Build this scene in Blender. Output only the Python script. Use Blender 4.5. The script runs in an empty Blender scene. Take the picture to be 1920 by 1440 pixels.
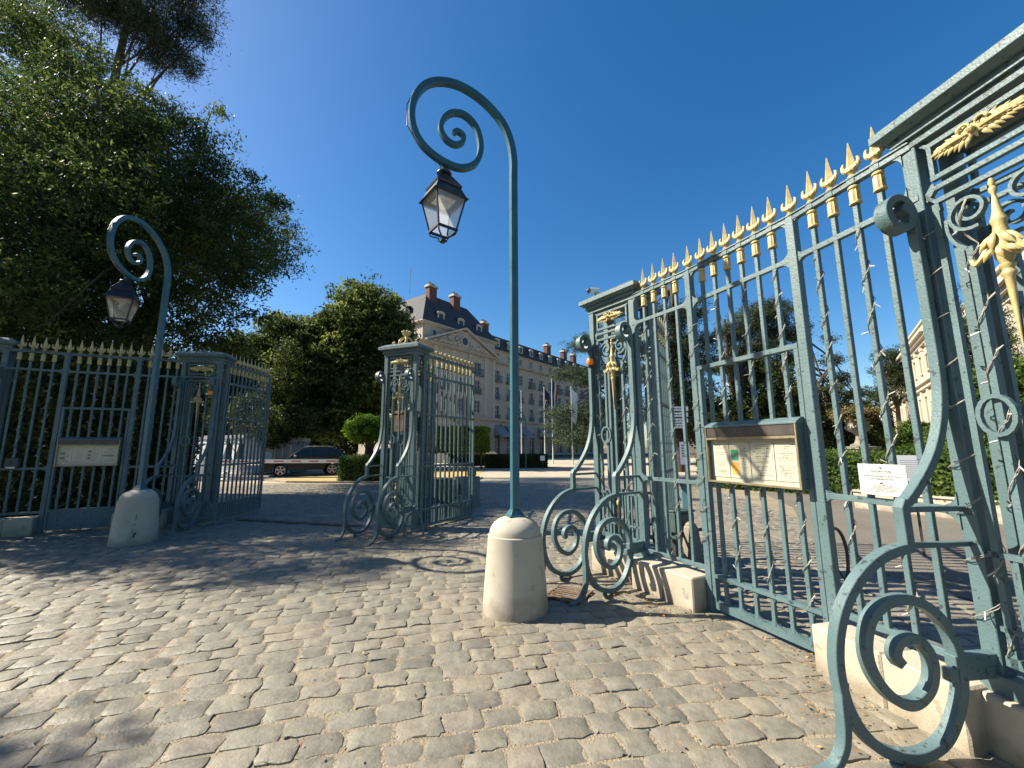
import bpy, math, random
import numpy as np
from mathutils import Vector, Matrix
R=math.radians; PI=math.pi
random.seed(7); rng=np.random.default_rng(7)
S=bpy.context.scene; COL=S.collection
# ------------------------------------------------------------------ camera, world, sun, exposure
cd=bpy.data.cameras.new('camera'); cam=bpy.data.objects.new('camera',cd); COL.objects.link(cam)
cd.sensor_width=36; cd.lens=36*770.3/1920; cd.clip_end=3000; cd.clip_start=0.05
CH=1.6; PITCH=0.15293
cam.location=(0,0,CH); cam.rotation_euler=(Matrix.Rotation(PI/2+PITCH,3,'X')@Matrix.Rotation(-0.0039,3,'Z')).to_euler()
S.camera=cam
w=bpy.data.worlds.new('World'); S.world=w; w.use_nodes=True
sky=w.node_tree.nodes.new('ShaderNodeTexSky'); sky.sky_type='NISHITA'; sky.sun_disc=False
sky.sun_elevation=R(41); sky.sun_rotation=R(-83.5); sky.altitude=150; sky.air_density=1.0; sky.dust_density=0.9; sky.ozone_density=2.2
bg=w.node_tree.nodes['Background']; hs=w.node_tree.nodes.new('ShaderNodeHueSaturation'); hs.inputs['Saturation'].default_value=1.38; w.node_tree.links.new(sky.outputs[0],hs.inputs['Color']); w.node_tree.links.new(hs.outputs[0],bg.inputs[0]); bg.inputs[1].default_value=0.070
sl=bpy.data.lights.new('sun','SUN'); sl.energy=5.0; sl.angle=R(0.53); sl.color=(1,.92,.77)
so=bpy.data.objects.new('sun',sl); COL.objects.link(so); so.location=(-30,5,30)
so.rotation_euler=Vector((.7499,-.0854,-.6561)).to_track_quat('-Z','Y').to_euler()
S.view_settings.view_transform='Standard'; S.view_settings.look='None'; S.view_settings.exposure=1.3; S.view_settings.gamma=1
# ------------------------------------------------------------------ helpers
def at(px,py,Y):
    X=(px-960)/770.3; y=(720-py)/770.3; r=-.0039
    x=X*math.cos(r)+y*math.sin(r); v=-X*math.sin(r)+y*math.cos(r)
    d=(x,math.cos(PITCH)-v*math.sin(PITCH),math.sin(PITCH)+v*math.cos(PITCH)); t=Y/d[1]
    return Vector((d[0]*t,Y,d[2]*t+CH))
def mat(name,col,rough=.6,metal=0,noise=None,bump=0,bscale=60,spots=None,coat=0,obj=True,spec=None):
    """noise=(scale,col2,amount); spots=(scale,colour,threshold)"""
    m=bpy.data.materials.new(name); m.use_nodes=True; N=m.node_tree.nodes; L=m.node_tree.links; b=N['Principled BSDF']
    b.inputs['Roughness'].default_value=rough; b.inputs['Metallic'].default_value=metal
    b.inputs['Coat Weight'].default_value=coat
    if spec is not None: b.inputs['Specular IOR Level'].default_value=spec
    tc=N.new('ShaderNodeTexCoord'); co=tc.outputs['Object']
    c=None; base=(*col,1)
    def nz(sc,det=5):
        n=N.new('ShaderNodeTexNoise'); n.inputs['Scale'].default_value=sc; n.inputs['Detail'].default_value=det; L.new(co,n.inputs['Vector']); return n.outputs['Fac']
    def ramp(f,a,b_):
        r=N.new('ShaderNodeMapRange'); r.inputs[1].default_value=a; r.inputs[2].default_value=b_; L.new(f,r.inputs[0]); return r.outputs[0]
    def mix(f,A,B):
        x=N.new('ShaderNodeMix'); x.data_type='RGBA'
        if isinstance(f,float): x.inputs[0].default_value=f
        else: L.new(f,x.inputs[0])
        for i,v in ((6,A),(7,B)):
            if isinstance(v,tuple): x.inputs[i].default_value=v
            else: L.new(v,x.inputs[i])
        return x.outputs[2]
    cur=base
    if noise: cur=mix(ramp(nz(noise[0]),.35,.68),cur,(*noise[1],1))
    if spots: cur=mix(ramp(nz(spots[0],3),spots[2],spots[2]+.04),cur,(*spots[1],1))
    if isinstance(cur,tuple): b.inputs['Base Color'].default_value=cur
    else: L.new(cur,b.inputs['Base Color'])
    if bump:
        bp=N.new('ShaderNodeBump'); bp.inputs['Strength'].default_value=bump; bp.inputs['Distance'].default_value=.01
        L.new(nz(bscale),bp.inputs['Height']); L.new(bp.outputs[0],b.inputs['Normal'])
    return m
IRON=mat('iron_paint',(.090,.145,.152),.5,0,(3.5,(.062,.108,.117)),.3,70,(24,(.035,.05,.055),.62))
LAMPP=mat('lamp_paint',(.035,.115,.145),.4,0,(5,(.025,.085,.115)),.2,60,(30,(.1,.2,.2),.71))
BLACKP=mat('black_paint',(.012,.014,.018),.35)
GOLD=mat('gold_paint',(.50,.41,.185),.48,.1,(14,(.36,.28,.12)),.2,60,(45,(.3,.22,.1),.72))
STONE=mat('plinth_stone',(.42,.37,.285),.85,0,(2.5,(.35,.305,.235)),.35,90,(9,(.27,.24,.19),.62))
BOLL=mat('bollard_stone',(.42,.38,.305),.85,0,(3,(.35,.315,.25)),.3,110,(11,(.30,.27,.22),.64))
RUST=mat('rusty_iron',(.10,.055,.03),.8,0,(9,(.2,.16,.13)),.4,60)
RED=mat('red_paint',(.45,.03,.03),.45); WHITE=mat('white_paint',(.78,.78,.76),.4,0,(6,(.7,.7,.68)))
PAPER=mat('paper',(.46,.43,.35),.7,0,(5,(.41,.385,.31))); INK=mat('ink',(.05,.05,.05),.7); PALEINK=mat('faded_ink',(.13,.125,.11),.7)
BRONZE=mat('case_metal',(.33,.27,.17),.4,.6,(8,(.22,.17,.1))); HEADER=mat('header_metal',(.06,.05,.045),.4,.3,(12,(.09,.075,.065)))
WIRE=mat('wire_plastic',(.27,.255,.205),.5); BULB=mat('bulb_plastic',(.5,.5,.46),.3)
ORANGE=mat('orange_plastic',(.9,.25,.02),.3); DARK=mat('dark_metal',(.03,.035,.035),.5)
BOXG=mat('green_box_paint',(.035,.065,.06),.5,0,(6,(.05,.08,.075)))
BARK=mat('bark',(.085,.06,.042),.9,0,(6,(.05,.036,.027)),.8,25)
def grime(m,h=.16):
    N=m.node_tree.nodes; L=m.node_tree.links; b=N['Principled BSDF']; src=b.inputs['Base Color'].links[0].from_socket
    g=N.new('ShaderNodeNewGeometry'); sp=N.new('ShaderNodeSeparateXYZ'); L.new(g.outputs['Position'],sp.inputs[0])
    n=N.new('ShaderNodeTexNoise'); n.inputs['Scale'].default_value=7; n.inputs['Detail'].default_value=8; L.new(g.outputs['Position'],n.inputs['Vector'])
    a=N.new('ShaderNodeMath'); a.operation='MULTIPLY_ADD'; L.new(n.outputs['Fac'],a.inputs[0]); a.inputs[1].default_value=-.42; L.new(sp.outputs['Z'],a.inputs[2])
    r=N.new('ShaderNodeMapRange'); r.inputs[1].default_value=-.22; r.inputs[2].default_value=h-.2; r.inputs[3].default_value=.7; r.inputs[4].default_value=0; L.new(a.outputs[0],r.inputs[0])
    x=N.new('ShaderNodeMix'); x.data_type='RGBA'; L.new(r.outputs[0],x.inputs[0]); L.new(src,x.inputs[6]); x.inputs[7].default_value=(.17,.135,.09,1); L.new(x.outputs[2],b.inputs['Base Color'])
grime(STONE,.14); grime(BOLL,.2)
def glassm(name,col=(.9,.95,.95),rough=.05,al=.25):
    m=bpy.data.materials.new(name); m.use_nodes=True; N=m.node_tree.nodes; L=m.node_tree.links
    N.remove(N['Principled BSDF']); o=N['Material Output']
    t=N.new('ShaderNodeBsdfTransparent'); t.inputs[0].default_value=(*col,1); g=N.new('ShaderNodeBsdfGlossy'); g.inputs['Roughness'].default_value=rough
    d=N.new('ShaderNodeBsdfTranslucent'); d.inputs[0].default_value=(.8,.8,.76,1)
    a=N.new('ShaderNodeMixShader'); a.inputs[0].default_value=al; L.new(t.outputs[0],a.inputs[1]); L.new(d.outputs[0],a.inputs[2])
    x=N.new('ShaderNodeMixShader'); x.inputs[0].default_value=.07; L.new(a.outputs[0],x.inputs[1]); L.new(g.outputs[0],x.inputs[2]); L.new(x.outputs[0],o.inputs[0]); return m
LGLASS=glassm('lantern_glass',(.93,.93,.9),.1,.3); CGLASS=glassm('case_glass',(.97,.97,.94),.03,.0)
PANE=mat('window_pane',(.03,.033,.036),.15,spec=.35)
class MB:
    def __init__(s): s.v=[]; s.f=[]; s.m=[]; s.n=0; s.mi=0
    def add(s,V,F):
        V=np.asarray(V,float).reshape(-1,3); s.v.append(V)
        for f in F: s.f.append([i+s.n for i in f]); s.m.append(s.mi)
        s.n+=len(V); return s
    def box(s,c,d,rz=0,rx=0,ry=0):
        x,y,z=[k/2 for k in d]; V=np.array([(a,b,e) for a in(-x,x) for b in(-y,y) for e in(-z,z)],float)
        M=np.array(Matrix.Rotation(rz,3,'Z')@Matrix.Rotation(ry,3,'Y')@Matrix.Rotation(rx,3,'X')); V=V@M.T+np.array(c)
        return s.add(V,[(0,1,3,2),(4,6,7,5),(0,4,5,1),(2,3,7,6),(0,2,6,4),(1,5,7,3)])
    def bx(s,x0,x1,y0,y1,z0,z1): return s.box(((x0+x1)/2,(y0+y1)/2,(z0+z1)/2),(x1-x0,y1-y0,z1-z0))
    def prism(s,P,a,b,plane='xz'):
        n=len(P); V=[]
        for h in (a,b):
            for p in P: V.append((p[0],h,p[1]) if plane=='xz' else ((p[0],p[1],h) if plane=='xy' else (h,p[0],p[1])))
        F=[tuple(range(n)),tuple(range(2*n-1,n-1,-1))]+[(i,i+n,(i+1)%n+n,(i+1)%n) for i in range(n)]
        return s.add(V,F)
    def frustum(s,c,d0,d1,z0,z1,rz=0):
        V=[]
        for d,z in ((d0,z0),(d1,z1)):
            for a,b in ((-1,-1),(1,-1),(1,1),(-1,1)):
                x,y=a*d[0]/2,b*d[1]/2; V.append((c[0]+x*math.cos(rz)-y*math.sin(rz),c[1]+x*math.sin(rz)+y*math.cos(rz),z))
        return s.add(V,[(3,2,1,0),(4,5,6,7),(0,1,5,4),(1,2,6,5),(2,3,7,6),(3,0,4,7)])
    def lathe(s,c,prof,n=16,flute=0):
        V=[];F=[]
        for r,z in prof:
            for i in range(n):
                rr=r*(1-flute*(i%2)); a=2*PI*i/n; V.append((c[0]+rr*math.cos(a),c[1]+rr*math.sin(a),c[2]+z))
        for k in range(len(prof)-1):
            for i in range(n): j=(i+1)%n; F.append((k*n+i,k*n+j,k*n+n+j,k*n+n+i))
        F.append(tuple(range(n-1,-1,-1))); F.append(tuple(range((len(prof)-1)*n,len(prof)*n)))
        return s.add(V,F)
    def tube(s,P,rad,n=6,cap=True):
        P=[Vector(p) for p in P]; m=len(P); rad=rad if hasattr(rad,'__len__') else [rad]*m
        V=[];F=[]; up=Vector((0.13,.31,.94))
        for k in range(m):
            t=(P[min(k+1,m-1)]-P[max(k-1,0)]).normalized(); a=t.cross(up)
            if a.length<.05: a=t.cross(Vector((1,0,0)))
            a.normalize(); b=t.cross(a); up=b.cross(t) if False else up
            for i in range(n):
                th=2*PI*i/n; V.append(tuple(P[k]+a*(rad[k]*math.cos(th))+b*(rad[k]*math.sin(th))))
        for k in range(m-1):
            for i in range(n): j=(i+1)%n; F.append((k*n+i,k*n+j,k*n+n+j,k*n+n+i))
        if cap: F+= [tuple(range(n-1,-1,-1)),tuple(range((m-1)*n,m*n))]
        return s.add(V,F)
    def sweep(s,P,bn,w,t):
        """rectangular bar along path P; bn = width direction (fixed), w width, t thickness (scalar or list)"""
        P=[Vector(p) for p in P]; bn=Vector(bn).normalized(); m=len(P)
        w=w if hasattr(w,'__len__') else [w]*m; t=t if hasattr(t,'__len__') else [t]*m
        V=[];F=[]
        for k in range(m):
            d=(P[min(k+1,m-1)]-P[max(k-1,0)]).normalized(); nn=bn.cross(d).normalized()
            for a,b in ((-1,-1),(1,-1),(1,1),(-1,1)): V.append(tuple(P[k]+bn*(a*w[k]/2)+nn*(b*t[k]/2)))
        for k in range(m-1):
            for i in range(4): j=(i+1)%4; F.append((k*4+i,k*4+j,k*4+4+j,k*4+4+i))
        F+=[(3,2,1,0),tuple(range((m-1)*4,m*4))]
        return s.add(V,F)
    def ball(s,c,r,n=10,sc=(1,1,1)):
        V=[];F=[];h=n//2
        for k in range(h+1):
            for i in range(n):
                a=PI*k/h;b=2*PI*i/n; V.append((c[0]+r*sc[0]*math.sin(a)*math.cos(b),c[1]+r*sc[1]*math.sin(a)*math.sin(b),c[2]+r*sc[2]*math.cos(a)))
        for k in range(h):
            for i in range(n): j=(i+1)%n; F.append((k*n+i,k*n+n+i,k*n+n+j,k*n+j))
        return s.add(V,F)
    def build(s,name,mats,parent=None,smooth=None,bevel=0):
        me=bpy.data.meshes.new(name); V=np.concatenate(s.v); me.from_pydata(V.tolist(),[],s.f); 
        mats=mats if isinstance(mats,(list,tuple)) else [mats]
        for m in mats: me.materials.append(m)
        if len(mats)>1: me.polygons.foreach_set('material_index',s.m)
        import bmesh
        b=bmesh.new(); b.from_mesh(me); bmesh.ops.recalc_face_normals(b,faces=b.faces)
        if bevel: bmesh.ops.bevel(b,geom=b.edges[:],offset=bevel,segments=1,affect='EDGES')
        b.to_mesh(me); b.free()
        if smooth is not None:
            me.polygons.foreach_set('use_smooth',[True]*len(me.polygons)); me.set_sharp_from_angle(angle=R(smooth))
        me.update(); o=bpy.data.objects.new(name,me); COL.objects.link(o)
        if parent: o.parent=parent
        return o
def tag(o,label,cat=None,group=None,kind=None):
    if label: o['label']=label
    if cat: o['category']=cat
    if group: o['group']=group
    if kind: o['kind']=kind
    return o
def thing(name,label,cat,loc=(0,0,0),rz=0,group=None):
    o=bpy.data.objects.new(name,None); COL.objects.link(o); o.empty_display_size=.2
    o.location=loc; o.rotation_euler=(0,0,rz); return tag(o,label,cat,group)
def copy_tree(o,parent=None):
    c=o.copy(); COL.objects.link(c)
    if parent: c.parent=parent
    for ch in list(o.children): copy_tree(ch,c)
    return c
def inst(src,parent,loc=(0,0,0),rz=0,sc=None,name=None):
    c=src.copy(); COL.objects.link(c); c.parent=parent; c.location=loc; c.rotation_euler=(0,0,rz)
    if sc: c.scale=sc
    for ch in src.children:
        d=ch.copy(); COL.objects.link(d); d.parent=c
    return c
def smooth_path(P,k=6):
    P=[Vector(p) for p in P]; P=[2*P[0]-P[1]]+P+[2*P[-1]-P[-2]]; out=[]
    for i in range(1,len(P)-2):
        a,b,c,d=P[i-1:i+3]
        for j in range(k):
            t=j/k; out.append(.5*((2*b)+(c-a)*t+(2*a-5*b+4*c-d)*t*t+(3*b-a-3*c+d)*t**3))
    out.append(P[-2]); return out
def text(body,size,parent,loc,rot,m,name='lettering',align='CENTER',font_w=1,ext=.0008):
    c=bpy.data.curves.new(name,'FONT'); c.body=body; c.size=size; c.align_x=align; c.extrude=ext
    o=bpy.data.objects.new(name,c); COL.objects.link(o); dg=bpy.context.evaluated_depsgraph_get(); dg.update()
    me=bpy.data.meshes.new_from_object(o.evaluated_get(dg)); bpy.data.objects.remove(o)
    me.materials.clear(); me.materials.append(m)
    q=bpy.data.objects.new(name,me); COL.objects.link(q); q.parent=parent; q.location=loc; q.rotation_euler=rot; q.scale=(font_w,1,1); return q
def sheet(name,P,z,m,div=1):
    me=bpy.data.meshes.new(name); me.from_pydata([(x,y,z) for x,y in P],[],[tuple(range(len(P)))]); me.materials.append(m)
    o=bpy.data.objects.new(name,me); COL.objects.link(o); o['kind']='structure'; return o
# ------------------------------------------------------------------ ground
def ground_mat(name,c1,c2,c3,sc=1.2,bump=.5,bs=120,grit=None):
    m=bpy.data.materials.new(name); m.use_nodes=True; N=m.node_tree.nodes; L=m.node_tree.links; b=N['Principled BSDF']; b.inputs['Roughness'].default_value=.95
    b.inputs['Specular IOR Level'].default_value=.2
    g=N.new('ShaderNodeNewGeometry'); co=g.outputs['Position']
    def nz(s,d=6):
        n=N.new('ShaderNodeTexNoise'); n.inputs['Scale'].default_value=s; n.inputs['Detail'].default_value=d; L.new(co,n.inputs['Vector']); return n.outputs['Fac']
    def mr(f,a,b_):
        r=N.new('ShaderNodeMapRange'); r.inputs[1].default_value=a; r.inputs[2].default_value=b_; L.new(f,r.inputs[0]); return r.outputs[0]
    def mix(f,A,B):
        x=N.new('ShaderNodeMix'); x.data_type='RGBA'; L.new(f,x.inputs[0])
        for i,v in ((6,A),(7,B)):
            if isinstance(v,tuple): x.inputs[i].default_value=(*v,1)
            else: L.new(v,x.inputs[i])
        return x.outputs[2]
    cur=mix(mr(nz(sc),.35,.65),c1,c2); cur=mix(mr(nz(bs*.7,3),.45,.7),cur,c3)
    L.new(cur,b.inputs['Base Color'])
    bp=N.new('ShaderNodeBump'); bp.inputs['Strength'].default_value=bump; bp.inputs['Distance'].default_value=.02; L.new(nz(bs,4),bp.inputs['Height']); L.new(bp.outputs[0],b.inputs['Normal'])
    return m
SAND=ground_mat('joint_sand',(.27,.222,.155),(.20,.165,.115),(.32,.27,.195),1.5,.9,70)
ASPH=ground_mat('asphalt',(.15,.135,.112),(.115,.103,.087),(.18,.162,.135),.8,.4,150)
GRAVEL=ground_mat('gravel',(.38,.33,.25),(.31,.27,.205),(.42,.37,.29),.6,.5,60)
DRY=ground_mat('dry_grass',(.42,.30,.13),(.30,.22,.10),(.5,.38,.18),1.5,.9,50)
SOIL=ground_mat('soil',(.12,.09,.055),(.07,.06,.035),(.17,.13,.08),1,.9,40)
GR=[(-600,-60),(600,-60),(600,900),(-600,900)]
sheet('ground',GR,-.02,SOIL)
sheet('joint_sand',[(-26,-6),(14,-6),(14,24),(-26,24)],-.0015,SAND)
sheet('forecourt_gravel',[(-26,19.6),(-8,19.6),(-2,18.6),(16,18.6),(30,30),(60,58),(-2,62),(-12,54),(-26,54)],.0,GRAVEL)
sheet('dry_lawn',[(-12.2,21),(-10.5,19.9),(-5,19.3),(-2,20),(-2,34),(-12,34)],.006,DRY)
sheet('road',[(-40,19.3),(-13.2,20.2),(-13.4,27.5),(-40,27.5)],.008,ASPH)
sheet('side_path',[(7.4,11.2),(5.5,8.1),(4.6,6.0),(5.0,2.5),(9.0,2.5),(9.8,7.0),(10.6,10.5),(14,17.5),(9.2,16)],.012,ASPH)
# stone setts in shallow arcs (real stones, one mesh)
def sett_mat():
    m=bpy.data.materials.new('sett_stone'); m.use_nodes=True; N=m.node_tree.nodes; L=m.node_tree.links; b=N['Principled BSDF']; b.inputs['Roughness'].default_value=.55
    b.inputs['Specular IOR Level'].default_value=.5
    g=N.new('ShaderNodeNewGeometry'); co=g.outputs['Position']
    a=N.new('ShaderNodeAttribute'); a.attribute_name='tint'
    cr=N.new('ShaderNodeValToRGB'); e=cr.color_ramp.elements; e[0].position=0; e[0].color=(.128,.117,.095,1); e[1].position=1; e[1].color=(.22,.19,.14,1)
    for p,c in ((.2,(.168,.156,.124,1)),(.42,(.194,.177,.136,1)),(.62,(.178,.162,.128,1)),(.82,(.204,.184,.140,1)),(.93,(.188,.164,.130,1))): 
        x=e.new(p); x.color=c
    L.new(a.outputs['Fac'],cr.inputs[0])
    def nz(s,d=6,r=.6):
        n=N.new('ShaderNodeTexNoise'); n.inputs['Scale'].default_value=s; n.inputs['Detail'].default_value=d; n.inputs['Roughness'].default_value=r; L.new(co,n.inputs['Vector']); return n.outputs['Fac']
    mr=N.new('ShaderNodeMapRange'); L.new(nz(9),mr.inputs[0]); mr.inputs[1].default_value=.3; mr.inputs[2].default_value=.75; mr.inputs[3].default_value=.72; mr.inputs[4].default_value=1.28
    mu=N.new('ShaderNodeVectorMath'); mu.operation='SCALE'; L.new(cr.outputs[0],mu.inputs[0]); L.new(mr.outputs[0],mu.inputs['Scale'])
    # sand dust collected in patches
    du=N.new('ShaderNodeMapRange'); L.new(nz(2.2,7,.7),du.inputs[0]); du.inputs[1].default_value=.5; du.inputs[2].default_value=.72; du.inputs[4].default_value=.65
    mx=N.new('ShaderNodeMix'); mx.data_type='RGBA'; L.new(du.outputs[0],mx.inputs[0]); L.new(mu.outputs[0],mx.inputs[6]); mx.inputs[7].default_value=(.27,.23,.165,1)
    L.new(mx.outputs[2],b.inputs['Base Color'])
    bp=N.new('ShaderNodeBump'); bp.inputs['Strength'].default_value=.7; bp.inputs['Distance'].default_value=.012; L.new(nz(28,8,.65),bp.inputs['Height']); L.new(bp.outputs[0],b.inputs['Normal'])
    return m
def setts():
    cx,cy=3.5,-14.0; V=[];F=[];T=[]; n=0
    G=6; r=14.6
    while r<35.5:
        rp=.185+rng.uniform(-.012,.014)
        a=R(-35); off=rng.uniform(0,.25)
        a0=math.atan2(7.5,r); a=-a0+off/r*0
        ang=PI/2-a0*.85+off/r
        lo=PI/2-math.asin(min(.999,6.5/r)); hi=PI/2+math.asin(min(.999,19/r)); ang=lo+off/r
        while ang<hi:
            w_=rng.uniform(.18,.29); mid=ang+(w_/2)/r
            x=cx+(r+rp/2)*math.cos(mid); y=cy+(r+rp/2)*math.sin(mid)
            ang+=w_/r
            if y<.2 or x>5.4+ (y-5)*.2 or y>20.4-.12*x*0 or x<-16: continue
            if y>19.0: continue
            gap=rng.uniform(.007,.019); hw=(w_-gap)/2; hh=(rp-gap*.9)/2
            tx,ty=-math.sin(mid),math.cos(mid); nx,ny=math.cos(mid),math.sin(mid)
            tilt=rng.normal(0,.0028,2); h0=rng.normal(.0,.0022)+.0055; dome=rng.uniform(.001,.0055)
            u=np.array([-1,-.84,-.32,.32,.84,1]); U,W=np.meshgrid(u,u,indexing='ij')
            # superellipse rounded outline
            k=np.maximum(np.abs(U),np.abs(W)); l4=(np.abs(U)**8+np.abs(W)**8)**.125; sc=np.where(l4>0,k/np.maximum(l4,1e-6),1)
            Ux=U*sc*hw; Wy=W*sc*hh
            jit=.0085*(k>.9)+.004
            Ux=Ux+rng.normal(0,1,U.shape)*jit*.6; Wy=Wy+rng.normal(0,1,U.shape)*jit*.6
            Z=h0+dome*(1-k**3.5)+tilt[0]*U+tilt[1]*W*.8+rng.normal(0,.0011,U.shape)
            Z=np.where(k>.99,Z-.0045,Z); Z=np.maximum(Z,-.004)
            px=x+tx*Ux+nx*Wy; py=y+ty*Ux+ny*Wy
            top=np.stack([px,py,Z],-1).reshape(-1,3)
            ring=[i*G for i in range(G)]+[(G-1)*G+i for i in range(1,G)]+[i*G+G-1 for i in range(G-2,-1,-1)]+[i for i in range(G-2,0,-1)]
            bot=top[ring].copy(); bot[:,2]=-.03; cxy=np.array([x,y]); bot[:,:2]=cxy+(bot[:,:2]-cxy)*1.06
            V.append(top);V.append(bot); 
            f=[(n+i*G+j,n+(i+1)*G+j,n+(i+1)*G+j+1,n+i*G+j+1) for i in range(G-1) for j in range(G-1)]
            m=len(ring); b0=n+G*G
            f+=[(n+ring[i],n+ring[(i+1)%m],b0+(i+1)%m,b0+i) for i in range(m)]
            F+=f; T+=[rng.random()]*len(f); n+=G*G+m
        r+=rp
    me=bpy.data.meshes.new('cobbled_pavement'); me.from_pydata(np.concatenate(V).tolist(),[],F); me.materials.append(sett_mat())
    at_=me.attributes.new('tint','FLOAT','FACE'); at_.data.foreach_set('value',T)
    me.polygons.foreach_set('use_smooth',[True]*len(F)); me.set_sharp_from_angle(angle=R(38)); me.update()
    o=bpy.data.objects.new('cobbled_pavement',me); COL.objects.link(o); o['kind']='structure'; return o
setts()
# kerbs
def kerb(P,name='kerb',h=.06,w_=.14,m=STONE):
    b=MB(); b.sweep([(x,y,h/2) for x,y in P],(0,0,1),h*2,w_); o=b.build(name,m); o['kind']='structure'
kerb([(-12.4,21),(-10.6,19.8),(-5,19.2),(-2,19.9),(-1.6,22)],h=.05)
kerb([(9.0,2.5),(9.8,7.0),(10.6,10.5),(14,17.5)],h=.10)
dc=MB(); p0,p1=at(480,968,11),at(640,975,9); 
dc.sweep([(-6.2,9.6,.035),(-4.6,9.15,.035),(-3.1,8.75,.035)],(0,0,1),.02,.10); o=dc.build('drain_channel',RUST); tag(o,'long dark metal threshold strip across the gateway between left and middle pillars','drain')
# ------------------------------------------------------------------ ironwork parts
Z_TIP,Z_TOP,Z_SEC,Z_MID,Z_BOT=3.83,3.55,3.18,1.25,.42
SP,GP,SP1,GP1=.1589,.1799,.1626,.1865
DT=2*GP+5*SP
def finial(coll=True):
    b=MB()
    b.lathe((0,0,Z_TOP),[(.020,-.02),(.030,.0),(.030,.012),(.018,.022),(.022,.035),(.036,.048),(.036,.058),(.02,.066)],10)
    b.add([(x,y,Z_TOP+z) for x,y,z in ((-.018,0,.055),(0,-.016,.055),(.018,0,.055),(0,.016,.055),(-.034,0,.10),(0,-.024,.10),(.034,0,.10),(0,.024,.10),(-.003,0,.285),(0,-.003,.285),(.003,0,.285),(0,.003,.285))],
        [(0,1,5,4),(1,2,6,5),(2,3,7,6),(3,0,4,7),(4,5,9,8),(5,6,10,9),(6,7,11,10),(7,4,8,11),(8,9,10,11),(3,2,1,0)])
    for sg in (-1,1):
        P=smooth_path([(0,0,Z_TOP+.082),(sg*.024,0,Z_TOP+.072),(sg*.044,0,Z_TOP+.080),(sg*.056,0,Z_TOP+.102),(sg*.055,0,Z_TOP+.128),(sg*.047,0,Z_TOP+.142)],3); n=len(P)
        b.tube(P,[.024,.025,.026]+[.026-.021*i/(n-4) for i in range(n-3)],8)
    o=b.build('spear_finial',GOLD,None,35)
    if coll:
        b=MB(); b.lathe((0,0,Z_TOP),[(.02,-.065),(.030,-.07),(.037,-.078),(.037,-.088),(.027,-.094)],14)
        b.lathe((0,0,Z_TOP),[(.027,-.094),(.033,-.105),(.035,-.19),(.034,-.20)],20,.13)
        b.lathe((0,0,Z_TOP),[(.034,-.195),(.039,-.20),(.038,-.21),(.02,-.212)],14)
        return o,b.build('gilded_collar',GOLD,None,35)
    return o
FIN=finial(True); FINP=finial(False)
def gusset(b,x,z,sx,sz,r=.085,y0=-.018,y1=.018):
    P=[(x,z)]+[(x+sx*(r-r*math.sin(a)),z+sz*(r-r*math.cos(a))) for a in [i*PI/2/6 for i in range(7)]]
    P=[(x,z),(x+sx*r,z)]+[(x+sx*(r-r*math.sin(a)),z+sz*(r-r*math.cos(a))) for a in [i*PI/2/6 for i in range(1,7)]]
    b.prism(P,y0,y1)
PRO={}
def bracket(parent,x,z,sx,sz,r=.085):
    o=proto(('gus',r),lambda:(lambda b:(gusset(b,0,0,1,1,r),b.build('bracket',IRON))[1])(MB()))
    used(o,parent,(x,0,z)); LASTB[0].scale=(sx,1,sz)
LASTB=[None]
def proto(key,fn):
    if key not in PRO: PRO[key]=fn()
    o=PRO[key]; return o
def used(src,parent,loc=(0,0,0),rz=0):
    """first call places the prototype itself, later ones copies sharing its mesh"""
    if isinstance(src,tuple):
        for q in src: used(q,parent,loc,rz)
        return
    if src.parent is None and not src.get('_u'):
        src['_u']=1; src.parent=parent; src.location=loc; src.rotation_euler=(0,0,rz); LASTB[0]=src; return src
    c=src.copy(); COL.objects.link(c); c.parent=parent; c.location=loc; c.rotation_euler=(0,0,rz); LASTB[0]=c; return c
def bar_proto(z0,z1,w_=.034):
    return proto(('bar',z0,z1,w_),lambda:(lambda b:b.bx(-w_/2,w_/2,-w_/2,w_/2,z0,z1).build('bar',IRON,bevel=.003))(MB()))
def post_proto(z0,z1,w_=.072):
    return proto(('post',z0,z1,w_),lambda:(lambda b:b.bx(-w_/2,w_/2,-w_/2,w_/2,z0,z1).build('post',IRON,bevel=.004))(MB()))
def rails(parent,x0,x1,zs,bars,h=.042,d=.04):
    b=MB()
    for z in zs:
        if z==Z_TOP:
            b.bx(x0,x1,-.034,.034,z-.014,z); b.bx(x0,x1,-.024,.024,z-.056,z-.0165)
            for x in bars: b.box((x,0,z-.035),(.056,.058,.044))
        else: b.bx(x0,x1,-d/2,d/2,z-h,z)
    return b.build('rail',IRON,parent,bevel=.002)
def brackets(parent,xs,sides,zs):
    b=MB()
    for x,sd in xs:
        for z,up,dn in zs:
            for s in sd:
                X=x+s*.03
                if up: gusset(b,X,z,s,1)
                if dn: gusset(b,X,z-.042,s,-1)
                # raised boss
    return b.build('bracket',IRON,parent)
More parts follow.
